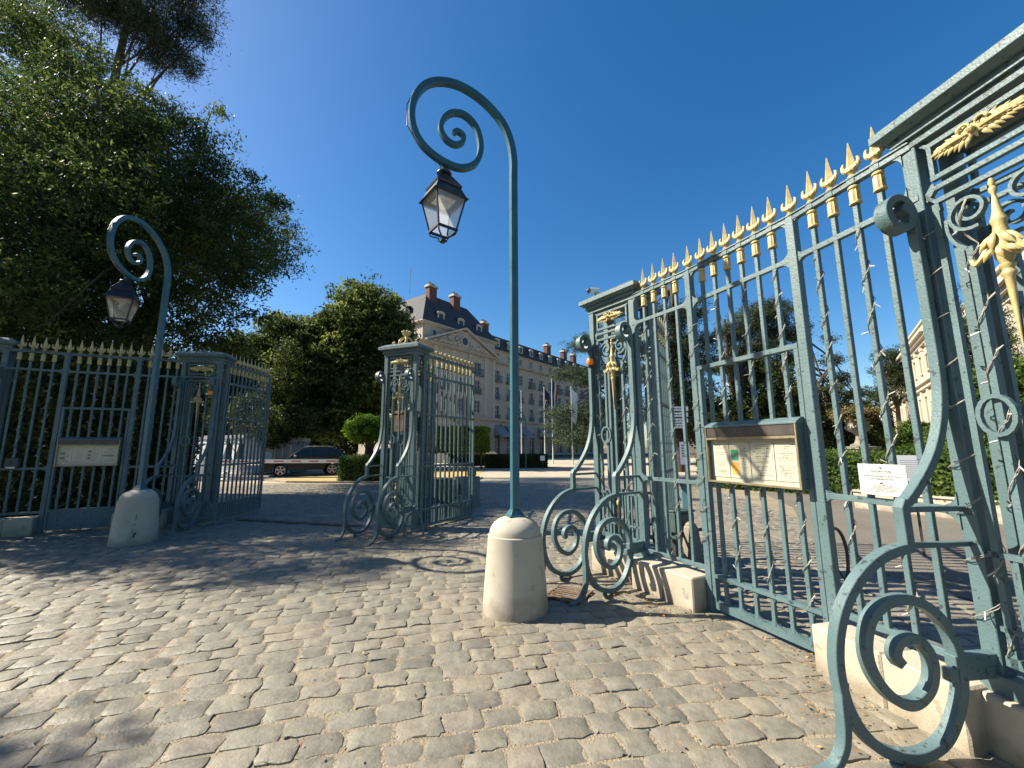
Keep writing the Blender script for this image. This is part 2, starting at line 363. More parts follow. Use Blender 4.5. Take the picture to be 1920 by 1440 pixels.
def side_panel(label,loc,rz,flip=False,length=None):
    """4 bars between a pillar and a door post, stone plinth below; local x from 0 (left end)"""
    t=thing('fence_panel',label,'fence',loc,rz,'iron fence panels'); L_=2*GP1+3*SP1
    bars=[GP1+i*SP1 for i in range(4)]
    for z in (Z_TOP,Z_SEC,Z_MID,Z_BOT): rails(t,-.02,L_+.02,[z],bars)
    for x in bars:
        used(bar_proto(Z_BOT-.03,Z_TOP-.05),t,(x,0,0)); used(FIN,t,(x,0,0))
    for x,s in ((0.015,1),(L_-.036,-1)):
        for z,up,dn in ((Z_TOP-.01,0,1),(Z_SEC,1,1),(Z_MID,1,1),(Z_BOT-.04,1,0)):
            if up: bracket(t,x,z,s,1)
            if dn: bracket(t,x,z-.042,s,-1)
    q=MB(); q.bx(-.03,L_/2-.002,-.215,.16,-.05,.32); q.bx(L_/2+.002,L_+(-.045 if not flip else -.03),-.215,.16,-.05,.322); q.build('plinth',STONE,t,bevel=.012)
    return t,bars
def door(label,loc,rz,low=True):
    t=thing('wicket_gate',label,'gate',loc,rz,'wicket gates with notice boards')
    bars=[GP+i*SP for i in range(6)]
    for x in (0,DT):
        used(post_proto(.0,Z_TOP-.056),t,(x,0,0)); used(FINP,t,(x,0,0))
    for z in (Z_TOP,Z_SEC): rails(t,-.036,DT+.036,[z],bars+[0,DT])
    # inner leaf
    b=MB()
    for x in (.062,DT-.062): b.bx(x-.02,x+.02,-.03,.03,.05,2.44)
    b.bx(.042,DT-.042,-.032,.032,2.395,2.44); b.build('leaf_frame',IRON,t,bevel=.003)
    b=MB()
    if low:
        b.bx(.082,DT-.082,-.03,.03,.335,.37); b.bx(.082,DT-.082,-.034,.034,.05,.115)
        xs=[.082]+bars+[DT-.082]
        for i in range(len(xs)-1):
            a,c=xs[i]+(.017 if i else 0),xs[i+1]-(.017 if i<len(xs)-2 else 0)
            for z,sz in ((.115,1),(.335,-1)):
                gusset(b,a,z,1,sz,.05,-.012,.012); gusset(b,c,z,-1,sz,.05,-.012,.012)
    else:
        b.bx(.082,DT-.082,-.03,.03,.40,.44); b.bx(.082,DT-.082,-.008,.008,.05,.40); b.bx(.082,DT-.082,-.02,.02,.05,.09)
    b.build('kick_panel',IRON,t)
    for x in bars:
        used(bar_proto(2.44,Z_TOP-.05),t,(x,0,0)); used(bar_proto(.11 if low else .43,2.40,.0335),t,(x,0,0)); used(FIN,t,(x,0,0))
    for x,s in ((0,1),(DT,-1)):
        for z,up,dn in ((Z_TOP-.01,0,1),(Z_SEC,1,1),(Z_MID,1,1)):
            if z==Z_MID: bracket(t,x+s*.036,z-.02,s,1,.06); bracket(t,x+s*.036,z-.02,s,-1,.06); continue
            if up: bracket(t,x+s*.036,z,s,1)
            if dn: bracket(t,x+s*.036,z-.042,s,-1)
    return t,bars
BR_TOP=[(.15,3.075),(.105,3.05),(.09,3.01),(.11,2.955),(.16,2.935),(.22,2.96),(.252,3.02),(.235,3.09),(.17,3.135),(.10,3.12),(.058,3.05),(.045,2.93),(.040,2.7),(.038,2.4),(.040,2.05),(.06,1.85),(.10,1.7),(.165,1.56),(.25,1.44),(.345,1.335),(.40,1.285)]
BR_SP=[(.40,1.055),(.5,1.035),(.6,.995),(.7,.915),(.79,.80),(.85,.66),(.875,.5),(.86,.34),(.81,.21),(.73,.115),(.62,.06),(.5,.05),(.38,.10),(.29,.2),(.23,.33),(.22,.47),(.25,.61),(.32,.71),(.41,.77),(.5,.79),(.6,.77),(.68,.70),(.72,.58),(.71,.47),(.66,.37),(.58,.30),(.5,.29),(.42,.35),(.385,.44),(.395,.52),(.44,.585),(.5,.60),(.555,.575),(.575,.52),(.55,.475)]
def widen(p): u,z=p; return (u if u<.4 else .4+(u-.4)*1.13, z)
def brace_mesh():
    b=MB()
    P=smooth_path([(0,-u,z) for u,z in BR_TOP],5); n=len(P)
    W=[.085-.03*min(1,max(0,(i-30)/25)) for i in range(n)]
    b.sweep(P,(1,0,0),W,.048)
    b.sweep([(0,-.40,1.30),(0,-.425,1.26),(0,-.425,1.06),(0,-.43,1.03)],(1,0,0),.056,.052)
    P=smooth_path([(0,-widen(p)[0],p[1]) for p in BR_SP],5); n=len(P)
    b.sweep(P,(1,0,0),[.058]*n,[.052-.004*i/n for i in range(n)])
    P=smooth_path([(0,-.925,.42),(0,-.93,.32),(0,-.935,.2),(0,-.96,.11),(0,-1.02,.04),(0,-1.12,.012),(0,-1.16,.012)],5)
    b.sweep(P,(1,0,0),.056,[.05-.022*i/len(P) for i in range(len(P))])
    # clamps and ties
    b.bx(-.018,.018,-.41,-.01,1.235,1.262); b.bx(-.018,.018,-.41,-.01,1.045,1.072)
    b.bx(-.028,.028,-.26,-.0,.44,.50); b.bx(-.022,.022,-.30,.0,.375,.44)
    b.lathe((0,-.66,.0),[(.03,0),(.034,.02),(.014,.035),(.014,.06)],8); b.ball((0,-.64,.07),.024)
    return b.build('scroll_brace',IRON,None,bevel=.003)
def spiral2(c,r0,r1,a0,turns,n=26,sgn=1):
    return [(c[0]+(r0+(r1-r0)*i/n)*math.cos(a0+sgn*turns*2*PI*i/n),0,c[1]+(r0+(r1-r0)*i/n)*math.sin(a0+sgn*turns*2*PI*i/n)) for i in range(n+1)]
def leafblob(b,c,l,w_,ang,th=.6,n=8):
    """plump pointed leaf in the xz plane, pointing along ang"""
    V=[];F=[];h=6; ca,sa=math.cos(ang),math.sin(ang)
    for k in range(h+1):
        u=k/h; r=math.sin(PI*min(1,u*.98+.01))**.8*(1-.45*u); 
        for i in range(n):
            a=2*PI*i/n; x=(u-.15)*l; z=w_*.5*r*math.cos(a); y=-w_*.5*th*r*math.sin(a)-w_*.25*math.sin(PI*u)
            V.append((c[0]+x*ca-z*sa,c[1]+y,c[2]+x*sa+z*ca))
    for k in range(h):
        for i in range(n): j=(i+1)%n; F.append((k*n+i,k*n+j,k*n+n+j,k*n+n+i))
    F.append(tuple(range(n-1,-1,-1))); F.append(tuple(range(h*n,(h+1)*n))); b.add(V,F)
def acanthus(b,cx,cz,w_,h,yf=-.03):
    """gilded spray: leaves fanning to each side of a centre rosette"""
    for s in (-1,1):
        for k in range(7):
            u=k/6; x=cx+s*(.02+u*(w_/2-.085)); l=.085-.030*u
            for v in (-1,1):
                a=v*(.95-.55*u); a=a if s>0 else PI-a
                leafblob(b,(x,yf,cz+v*.008),l+.012*(k%2),.040-.012*u,a)
                leafblob(b,(x+s*.01,yf-.012,cz+v*.004),l*.6,.030-.010*u,a*.55 if s>0 else PI-(PI-a)*.55)
        leafblob(b,(cx+s*(w_/2-.08),yf,cz),.10,.034,0 if s>0 else PI)
        b.tube([(cx,yf-.02,cz),(cx+s*w_*.2,yf-.028,cz),(cx+s*w_*.45,yf-.01,cz)],[.014,.011,.005],6)
        b.tube([(cx+s*(.04+.028*math.cos(q)),yf-.03,cz+.03+.028*math.sin(q)) for q in [i*.6 for i in range(9)]],[.010-.0007*i for i in range(9)],6)
    for k in range(8):
        a=k*PI/4+.2; leafblob(b,(cx,yf-.015,cz),.062,.034,a)
    b.ball((cx,yf-.045,cz),.020,8)
def pillar(name,label,loc,rz,plinth=True,xr=.72,crown=False,orange=None,ring=True,back_brace=False,plaque=False):
    t=thing(name,label,'gate pillar',loc,rz,'iron gate pillars'); Wd=.72; Dp=.32
    for x in (0,xr):
        for y in (.03,Dp): used(post_proto(.30,3.56,.086),t,(x,y,0))
    b=MB(); b.bx(-.05,Wd+.05,-.02,Dp+.05,3.5,3.555); b.bx(-.075,Wd+.075,-.045,Dp+.075,3.555,3.60)
    b.frustum((Wd/2,Dp/2+.015),(Wd+.17,Dp+.17),(Wd+.27,Dp+.27),3.60,3.635); b.bx(-.145,Wd+.145,-.115,Dp+.145,3.635,3.69)
    b.frustum((Wd/2,Dp/2+.015),(Wd+.29,Dp+.26),(Wd+.05,Dp+.06),3.69,3.75); b.build('cap',IRON,t,bevel=.003)
    def lattice(y):
        b=MB(); d=.016
        for x in (.085,Wd-.085): b.bx(x-.016,x+.016,y-d,y+d,.45,3.07)
        for z in (3.455,3.235,3.17,3.085): b.bx(.085,Wd-.085,y-d,y+d,z-.014,z+.014)
        for x in (.10,Wd-.10): b.bx(x-.012,x+.012,y-d,y+d,3.235,3.455)
        for s,x in ((1,.043),(-1,Wd-.043)):
            for z in (3.455,3.17,3.2): b.sweep([(x,y,z+ (.05 if z>3.3 else -.06)),(x+s*.05,y,z)],(0,1,0),.03,.02)
            b.sweep([(x,y,3.14),(x+s*.05,y,3.085),(x+s*.055,y,3.02)],(0,1,0),.03,.02)
        # volutes
        for s in (-1,1):
            c=(Wd/2+s*.125,2.94)
            P=[]; n=34
            for i in range(n+1):
                u=i/n; r=.022+.088*u; a=(PI*.5 if s>0 else PI*.5)+s*(-1)*(u*2*PI*1.55)+(0)
                P.append((c[0]+r*math.cos(a),y,c[1]+r*math.sin(a)))
            b.sweep(P,(0,1,0),.032,.018)
        for s in (-1,1):
            P=smooth_path([(Wd/2+s*.235,y,2.94),(Wd/2+s*.235,y,2.86),(Wd/2+s*.21,y,2.78),(Wd/2+s*.15,y,2.71)],4); b.sweep(P,(0,1,0),.032,.018)
            b.bx(Wd/2+s*.15-.016,Wd/2+s*.15+.016,y-d,y+d,.48,2.73)
        b.bx(Wd/2-.014,Wd/2+.014,y-d,y+d,.9,2.4)
        if ring:
            P=[(.21+.078*math.cos(a),y-.03,1.76+.105*math.sin(a)) for a in [i*2*PI/16 for i in range(17)]]; b.sweep(P,(0,1,0),.026,.022)
        b.bx(.05,Wd-.05,y-d,y+d,.45,.5); b.bx(.05,Wd-.05,y-d,y+d,1.0,1.03); b.bx(.05,Wd-.05,y-d,y+d,.62,.645)
        for k in range(5): x=.16+k*.1; b.bx(x-.01,x+.01,y-.01,y+.01,.5,1.0)
        return b
    lattice(.02).build('lattice_front',IRON,t); lattice(Dp).build('lattice_back',IRON,t)
    b=MB(); acanthus(b,Wd/2,3.35,.47,.17); b.build('gilded_leaves',GOLD,t,40)
    b=MB(); x=Wd/2
    b.lathe((x,-.005,2.1),[(q_*.78,z_) for q_,z_ in [(.004,0),(.010,.12),(.018,.25),(.026,.38),(.038,.395),(.038,.41),(.030,.42),(.030,.43),(.040,.44),(.040,.455),(.030,.46),(.05,.50),(.055,.55),(.045,.62),(.034,.68),(.044,.70),(.044,.71),(.036,.72),(.026,.76),(.014,.84),(.012,.86),(.022,.875),(.022,.895),(.012,.905),(.02,.925),(.012,.95),(.002,.955)]],14)
    for k in range(6):
        a=k*PI/3+.3
        leafblob(b,(x+.03*math.cos(a),-.02+.03*math.sin(a),2.72),.11,.045,-PI/2+.75*math.cos(a))
        leafblob(b,(x+.035*math.cos(a+.5),-.03+.03*math.sin(a+.5),2.64),.08,.04,-PI/2+.9*math.cos(a+.5))
    for s in (-1,1): b.tube(smooth_path([(x+s*.05,-.02,2.68),(x+s*.085,-.03,2.62),(x+s*.115,-.03,2.60),(x+s*.125,-.03,2.63)],4),[.014]*13,6)
    b.build('gilded_pendant',GOLD,t,40)
    b=MB()
    for k in range(4): b.ball((x,-.01,.62+.09*k),.022,8,(1,.7,2.0))
    b.build('gilded_drop',GOLD,t,40)
    for xx in (0,xr): used(proto('brace',brace_mesh),t,(xx,-.013,0))
    b=MB(); b.bx(-.07,Wd+.07,-.09,Dp+.10,-.05,.30 if plinth else .04); b.build('plinth',STONE,t,bevel=.012)
    b=MB(); b.bx(-.055,Wd+.055,-.035,Dp+.055,.30,.40) if plinth else b.bx(-.055,Wd+.055,-.035,Dp+.055,.04,.40)
    b.build('base_frame',IRON,t,bevel=.003)
    if plaque:
        b=MB(); b.bx(.07,Wd-.07,Dp-.14,Dp-.06,1.93,2.36); b.bx(.05,Wd-.05,Dp-.15,Dp-.05,2.30,2.34); b.build('dark_panel',RUST,t,bevel=.004)
    if crown:
        cx,cy,z=Wd/2,Dp/2,3.75; b=MB()
        b.lathe((cx,cy,z),[(.11,0),(.12,.02),(.10,.04)],16)
        for k in range(6):
            a=k*PI/3; P=smooth_path([(cx+.15*math.cos(a),cy+.13*math.sin(a),z+.01),(cx+.17*math.cos(a),cy+.15*math.sin(a),z+.05),(cx+.13*math.cos(a),cy+.12*math.sin(a),z+.11),(cx+.07*math.cos(a),cy+.07*math.sin(a),z+.155),(cx+.03*math.cos(a),cy+.03*math.sin(a),z+.165)],4)
            b.tube(P,[.017]*len(P),6); b.ball((cx+.16*math.cos(a),cy+.14*math.sin(a),z+.03),.028,8)
        b.lathe((cx,cy,z),[(.04,.15),(.05,.17),(.035,.19),(.06,.21),(.085,.24),(.09,.27),(.075,.28)],14)
        for k in range(8):
            a=k*PI/4; b.ball((cx+.085*math.cos(a),cy+.085*math.sin(a),z+.285),.024,8)
        for s in (-1,1):
            P=smooth_path([(cx+s*.17,cy-.04,z+.015),(cx+s*.24,cy-.04,z+.02),(cx+s*.30,cy-.04,z+.05),(cx+s*.29,cy-.04,z+.085),(cx+s*.26,cy-.04,z+.07)],4); b.tube(P,[.02]*len(P),6)
        b.build('crown_ornament',GOLD,t,40)
    return t
# positions of the ironwork
def vec(rz): return Vector((math.cos(rz),math.sin(rz),0))
def comp(a): return PI/2-R(a)     # compass bearing -> rotation
P1=Vector((1.970,4.333,0)); P2=Vector((2.387,3.256,0)); A_=Vector((1.571,5.096,0)); B_=Vector((2.595,2.421,0))
Q1=Vector((-9.074,8.214,0)); Q2=Vector((-8.018,8.680,0)); QA=Vector((-9.822,7.787,0)); QB=Vector((-7.206,8.966,0))
def rzof(a,b): return math.atan2(b.y-a.y,b.x-a.x)
s1,s1b=side_panel('sunlit iron fence panel left of the right wicket gate, above a pale stone plinth',A_,rzof(A_,P1))
d1,d1b=door('sunlit wicket gate carrying the notice board in the right fence, oval openings at its foot',P1,rzof(P1,P2))
s3,s3b=side_panel('sunlit iron fence panel carrying the small white sign at the right edge',P2,rzof(P2,B_),True)
s4,_=side_panel('shaded iron fence panel at the far left, with an intercom box on its bars',QA,rzof(QA,Q1))
d2,d2b=door('shaded wicket gate carrying the notice board in the left fence, solid plate at its foot',Q1,rzof(Q1,Q2),False)
s5,_=side_panel('shaded iron fence panel behind the left lamp post, ending at the left gate pillar',Q2,rzof(Q2,QB),True)
PB=pillar('gate_pillar','tall sunlit iron pillar cut by the right edge of the picture',B_,R(-82.5),xr=.80)
PA=pillar('gate_pillar','sunlit iron pillar with two scroll braces and a small camera on its cap',(1.153,5.718,0),R(-56.1))
PD=pillar('gate_pillar','free-standing shaded iron pillar in the middle, topped by a gold crown',(-2.640,8.485,0),R(-22),plinth=False,crown=True,plaque=True)
PC=pillar('gate_pillar','shaded iron pillar at the right end of the left fence, beside the left open gate leaf',(-7.27,8.94,0),R(9),plinth=False)
PE=pillar('gate_pillar','shaded iron pillar just inside the left edge of the picture',(-9.822-.72*math.cos(R(36.5)),7.787-.72*math.sin(R(36.5)),0),R(36.5))
def leaf(label,a,b,z=0,n=11):
    a=Vector(a);b=Vector(b); L_=(b-a).length; t=thing('gate_leaf',label,'gate leaf',a,rzof(a,b),'open gate leaves'); sp=(L_-.10)/(n)
    bars=[.06+sp*(i+.5) for i in range(n)]
    for z in (Z_TOP,Z_SEC-.06,2.30,Z_MID,.40): rails(t,0,L_-.02,[z],bars if z==Z_TOP else [])
    for x in bars: used(bar_proto(.08,Z_TOP-.05,.033),t,(x,0,0)); used(FIN,t,(x,0,0))
    b_=MB(); b_.bx(-.03,.03,-.03,.03,.04,3.50); b_.bx(.0,L_-.02,-.022,.022,.04,.10)
    b_.sweep(smooth_path([(L_-.16,0,3.53),(L_-.06,0,3.50),(L_,0,3.42),(L_,0,3.3),(L_,0,2.0),(L_,0,.3),(L_,0,.06)],4),(0,1,0),.05,.045)
    b_.sweep(smooth_path([(L_-.16,0,3.10),(L_-.07,0,3.07),(L_-.03,0,2.98),(L_-.03,0,2.9)],4),(0,1,0),.03,.03)
    b_.sweep(smooth_path([(L_-.16,0,.38),(L_-.07,0,.35),(L_-.03,0,.28),(L_-.03,0,.15)],4),(0,1,0),.03,.03)
    for i in range(n-1): 
        x=(bars[i]+bars[i+1])/2; b_.bx(x-.012,x+.012,-.012,.012,.08,.38)
    b_.build('leaf_frame',IRON,t,bevel=.002)
    b_=MB()
    for z in (3.2,2.25,1.2,.3): b_.lathe((-.045,0,z-.06),[(.022,0),(.022,.12)],8)
    b_.build('hinge',RUST,t)
    return t
leaf('open gate leaf folded back on the right side of the crowned middle pillar',(-1.83,8.42,0),(-.95,10.02,0))
leaf('second open gate leaf folded straight back behind the crowned middle pillar',(-2.42,8.95,0),(-2.08,11.0,0),n=12)
leaf('open gate leaf folded back from the left gate pillar, in front of the white tents',(-6.60,9.34,0),(-6.56,11.0,0))
leaf('sunlit open gate leaf seen through the bars behind the pillar with the camera',(1.86,5.60,0),(2.86,7.35,0))
# hoops at the gate feet
def hoop(label,loc,rz):
    t=thing('gate_stop',label,'gate stop',loc,rz,'arched gate stops'); b=MB()
    P=smooth_path([(-.19,0,0),(-.16,0,.18),(-.10,0,.36),(0,0,.44),(.10,0,.36),(.16,0,.18),(.19,0,0)],5); b.tube(P,[.02]*len(P),8); b.bx(-.17,.17,-.015,.015,.14,.17)
    b.build('arch',IRON,t,40); b=MB(); b.ball((0,0,.50),.035,10); b.build('ball',IRON,t,40)
hoop('arched iron gate stop at the foot of the crowned middle pillar',(-1.83,7.93,0),R(-5)); hoop('arched iron gate stop at the foot of the left gate pillar',(-6.44,8.95,0),R(5))
# ------------------------------------------------------------------ notice boards
def board(label,parentloc,rz,colour=True):
    t=thing('notice_board',label,'notice board',parentloc,rz,'glazed notice boards')
    x0,x1,z0,z1,yf,yb=(.178 if colour else .10),(1.088 if colour else 1.05),1.262,1.80,-.115,-.030
    b=MB(); b.bx(x0,x1,-.060,yb,z0,z1-.02)
    b.bx(x0,x1,yf,-.060,z0,z0+.012); b.bx(x0,x0+.012,yf,-.060,z0+.012,z1-.02); b.bx(x1-.012,x1,yf,-.060,z0+.012,z1-.02)
    b.prism([(yf-.012,z1-.02),(yb,z1-.02),(yb,z1+.035),(-.06,z1+.035),(yf-.012,z1-.003)],x0-.01,x1+.01,'yz'); b.build('case',IRON,t,bevel=.002)
    b=MB(); b.bx(x0+.02,x1-.02,yf-.004,-.061,1.69,1.778); b.build('header',HEADER,t,bevel=.002)
    b=MB(); f=.018
    for a in ((x0,x1,z0,z0+f),(x0,x1,1.662,1.685),(x0,x0+f,z0+f,1.662),(x1-f,x1,z0+f,1.662),(x0,x1,1.779,1.786),(x0,x0+.014,1.685,1.779),(x1-.014,x1,1.685,1.779)): b.bx(a[0],a[1],yf-.01,yf+.006,a[2],a[3])
    b.bx(x0+.03,x0+.10,yf-.016,yf-.0101,1.663,1.674); b.bx(x1-.12,x1-.05,yf-.016,yf-.0101,1.663,1.674); b.build('door_frame',BRONZE,t,bevel=.0015)
    b=MB(); b.bx(x0+.012,x1-.012,-.068,-.0605,z0+.012,1.69); b.build('backing',PAPER,t)
    b=MB(); b.add([(x0+f,yf,z0+f),(x1-f,yf,z0+f),(x1-f,yf,1.662),(x0+f,yf,1.662)],[(0,1,2,3)]); b.build('glass',CGLASS,t)
    G1=mat('green_print',(.05,.30,.17),.7); O1=mat('orange_print',(.75,.38,.08),.7); SH=mat('sheet_paper',(.50,.475,.39),.7)
    X=[x0+.035,x0+.225,x0+.445,x0+.675,x1-.03]; rr=random.Random(3 if colour else 5)
    for k in range(4):
        a,c=X[k]+.006,X[k+1]-.006; s=MB(); s.bx(a,c,-.0735,-.0695,1.315,1.635); sh=s.build('sheet',SH,t)
        i=MB(); z=1.61
        while z>1.335:
            if rr.random()<.82:
                ww=(c-a)*rr.uniform(.35,.8); m_=(a+c)/2+rr.uniform(-.01,.01)
                if k==1 and colour: m_=a+(c-a)*.70; ww*=.5
                j=m_-ww/2
                while j<m_+ww/2:
                    l=rr.uniform(.008,.03); i.bx(j,min(j+l,m_+ww/2),-.0742,-.0737,z,z+rr.choice((.003,.004,.006))); j+=l+.006
            z-=rr.choice((.012,.016,.02))
        i.build('print_lines',PALEINK,sh)
        p=MB()
        for q in (a+.01,c-.01): p.ball((q,-.0745,1.625),.004,6)
        p.build('pin',DARK,sh)
        if colour and k==1:
            i=MB(); i.bx(a+.012,a+.088,-.0755,-.0738,1.475,1.57); i.build('green_block',G1,sh); i=MB(); i.bx(a+.012,a+.088,-.0755,-.0738,1.345,1.455); i.build('orange_block',O1,sh)
            text('ORIA',.035,sh,(a+.05,-.0765,1.51),(PI/2,0,0),PAPER,'lettering',font_w=.8)
        if not colour and k in (0,2,3):
            for zz in ((1.51,1.42) if k==0 else ((1.55,1.48,1.41) if k==2 else (1.47,))):
                i=MB(); wd={0:.07,2:.045,3:.17}[k]; i.bx(a+.01,a+.01+wd,-.0755,-.0738,zz-.02,zz+.025 if k!=3 else zz+.01); i.build('picture_block',PALEINK,sh)
    text('LA            RIA',.05,t,((x0+x1)/2,yf-.0045,1.722),(PI/2,0,0),mat('worn_letters',(.13,.11,.09),.5,.4),'lettering')
    return t
board('large sunlit glazed notice board on the right wicket gate, lantern shadow across its white sheets',P1,rzof(P1,P2))
board('shaded glazed notice board with white sheets on the left wicket gate',Q1,rzof(Q1,Q2),False)
# white sign on the right panel
t=thing('warning_sign','small white rectangular sign with camera symbol and small print tied to the right fence panel','sign',P2,rzof(P2,B_))
yy=-.05
b=MB(); b.bx(.325,.615,yy-.004,yy,1.275,1.479); b.build('board',mat('sign_white',(.47,.47,.455),.45),t,bevel=.001)
cx=.47
b=MB(); b.bx(.40,.406,yy,.03,1.46,1.466); b.bx(.54,.546,yy,.05,1.46,1.466); b.build('tie',WIRE,t)
for body,sz,z,fw in (('WALDORF ASTORIA',.0165,1.427,.85),('POUR VOTRE SECURITE CE SITE EST PLACE',.0140,1.395,.84),('SOUS VIDEOPROTECTION',.0140,1.377,.84)):
    text(body,sz,t,(cx,yy-.005,z),(PI/2,0,0),INK,'lettering',font_w=fw,ext=.0003)
b=MB(); rr=random.Random(8)
for z,w_ in ((1.419,.10),(1.338,.10),(1.330,.19),(1.322,.12),(1.314,.25),(1.306,.16),(1.298,.13)):
    x=cx-w_/2
    while x<cx+w_/2: l=rr.uniform(.006,.02); b.bx(x,x+l,yy-.0052,yy-.0045,z,z+.0036); x+=l+.004
b.build('small_print',PALEINK,t)
b=MB()
for P in ([(-.014,.016),(-.011,.016),(-.004,0),(-.007,0)],[(-.007,.016),(-.004,.016),(.003,0),(0,0)],[(.0,.012),(.002,.016),(.012,-.004),(.009,-.004)],[(-.002,0),(.001,0),(.004,.008),(.002,.009)]): b.prism([(cx+x,1.447+z) for x,z in P],yy-.0055,yy-.0045)
b.prism([(cx-.022,1.352),(cx-.008,1.349),(cx+.004,1.357),(cx-.004,1.363)],yy-.0055,yy-.0045); b.prism([(cx-.002,1.353),(cx+.002,1.353),(cx+.006,1.344),(cx+.012,1.342),(cx+.012,1.339),(cx+.003,1.341)],yy-.0055,yy-.0045); b.build('emblem',INK,t)
# second sheet sign behind
t=thing('info_sheet','grey information sheet on a post behind the right fence','sign',at(1707,880,6.2)*1,R(-50))
b=MB(); b.bx(-.18,.18,-.01,0,-.22,.16); b.build('board',mat('grey_sheet',(.30,.32,.36),.5),t)
b=MB(); b.bx(-.015,.015,.001,.03,-1.4,.1); b.build('stake',DARK,t)
b=MB()
for k in range(9): b.bx(-.12,.12-.02*(k%3),-.0115,-.0102,.08-.03*k,.087-.03*k)
b.build('print_lines',PALEINK,t)
# intercom on the left
t=thing('intercom','small dark intercom box with round speaker on the bars at the far left fence','intercom',Q1,rzof(Q1,Q2))
b=MB(); b.bx(-.60,-.42,-.10,-.02,1.225,1.43); b.build('box',BOXG,t,bevel=.006); b=MB(); b.ball((-.51,-.10,1.35),.04,10,(1,.2,1)); b.build('speaker',DARK,t); b=MB(); b.bx(-.57,-.45,-.105,-.1005,1.24,1.27); b.build('plate',mat('steel',(.5,.5,.5),.3,.8),t)
# orange beacons, camera
for nm,loc in (('small orange flashing beacon on the brace of the sunlit pillar with the camera',(1.153-.06,5.718-.085,2.78)),('small orange flashing beacon on the right brace of the shaded left pillar',(-6.60,8.90,2.80))):
    t=thing('beacon',nm,'beacon',loc,0,'orange gate beacons'); b=MB(); b.lathe((0,0,-.05),[(.03,0),(.048,.02),(.05,.06),(.04,.09),(.015,.10)],14); b.build('dome',ORANGE,t,40); b=MB(); b.bx(-.02,.07,-.02,.06,-.07,-.05); b.build('bracket',DARK,t)
t=thing('security_camera','small black and white security camera on top of the sunlit right pillar','camera',(1.22,5.70,3.74),R(200)); b=MB(); b.lathe((0,0,0),[(.03,0),(.012,.02),(.012,.06)],8); b.build('mount',DARK,t)
b=MB(); b.box((.02,0,.10),(.16,.075,.07),0,0,.1); b.build('housing',WHITE,t,bevel=.008); b=MB(); b.box((.115,0,.09),(.02,.07,.065)); b.ball((.125,0,.09),.025,8); b.build('lens',DARK,t)
# ------------------------------------------------------------------ light strings
def helix(b,x,y,z0,z1,r,seed,pitch=.23,bulbs=True,ph=0):
    rr=random.Random(seed); n=int((z1-z0)/pitch*10); P=[];Q=[]
    for i in range(n+1):
        u=i/10; a=2*PI*u+ph; wob=.004*math.sin(i*1.7+seed); z=z0+(z1-z0)*i/n+.02*math.sin(i*.37+seed)
        P.append((x+(r+wob)*math.cos(a),y+(r+wob)*math.sin(a),z)); Q.append((x+(r+.004)*math.cos(a+.14),y+(r+.006)*math.sin(a+.14),z+.006*math.sin(i*1.3)))
    b.mi=0; b.tube(P,.0026,4,False); b.tube(Q,.0023,4,False)
    b.mi=1
    for i in range(3,n,5):
        p=Vector(P[i]); d=Vector((p.x-x,p.y-y,rr.uniform(-.04,.04))).normalized()+Vector((rr.uniform(-.5,.5),rr.uniform(-.5,.5),rr.uniform(-.4,.6)))*.8; d.normalize()
        b.tube([p,p+d*.022],.0035,5); b.tube([p+d*.022,p+d*.045],[.0045,.003],5)
def string(label,loc,rz,specs):
    t=thing('light_string',label,'light string',loc,rz,'white fairy light strings')
    for k,(x,y,z0,z1,r) in enumerate(specs):
        b=MB(); helix(b,x,y,z0,z1,r,k*7+int(abs(loc[0])*100)%50,.27+.04*(k%3),ph=k*1.3); b.build('wire',[WIRE,BULB],t,40)
string('white fairy lights on the bars of the sunlit panel left of the right wicket gate',A_,rzof(A_,P1),[(s1b[2],0,.45,3.14,.026),(s1b[0],0,1.3,3.1,.026)])
string('white fairy lights wound on the bars and post of the right wicket gate',P1,rzof(P1,P2),[(0,0,.5,3.1,.056),(d1b[1],0,.40,3.12,.026),(d1b[3],0,.4,3.12,.026),(d1b[5],0,.35,3.15,.026)])
string('white fairy lights wound on the bars of the panel with the white sign',P2,rzof(P2,B_),[(s3b[0],0,.46,3.1,.026),(s3b[2],0,.45,3.15,.026)])
string('white fairy lights wound on the posts of the pillar at the right edge',B_,R(-82.5),[(.0,.03,.5,3.0,.068),(.21,.02,.6,3.0,.026),(.085,.02,.45,1.1,.026)])
string('white fairy lights wound inside the sunlit pillar with the camera',(1.153,5.718,0),R(-56.1),[(.085,.02,.45,3.0,.026),(.51,.02,.6,2.9,.026)])
string('white fairy lights wound on the bars of the left wicket gate',Q1,rzof(Q1,Q2),[(d2b[0],0,.45,3.1,.027),(d2b[2],0,.45,3.1,.027),(d2b[4],0,.45,3.1,.027),(DT,0,.5,3.1,.056)])
string('white fairy lights wound on the bars of the far left panel',QA,rzof(QA,Q1),[(GP1+SP1,0,.45,3.14,.027),(GP1+3*SP1,0,.45,3.14,.027)])
string('white fairy lights wound on the bars of the panel behind the left lamp post',Q2,rzof(Q2,QB),[(GP1+SP1,0,.45,3.14,.027),(GP1+3*SP1,0,.45,3.14,.027)])
string('white fairy lights wound inside the shaded left gate pillar',(-7.27,8.94,0),R(9),[(.21,.02,.5,2.9,.026)])
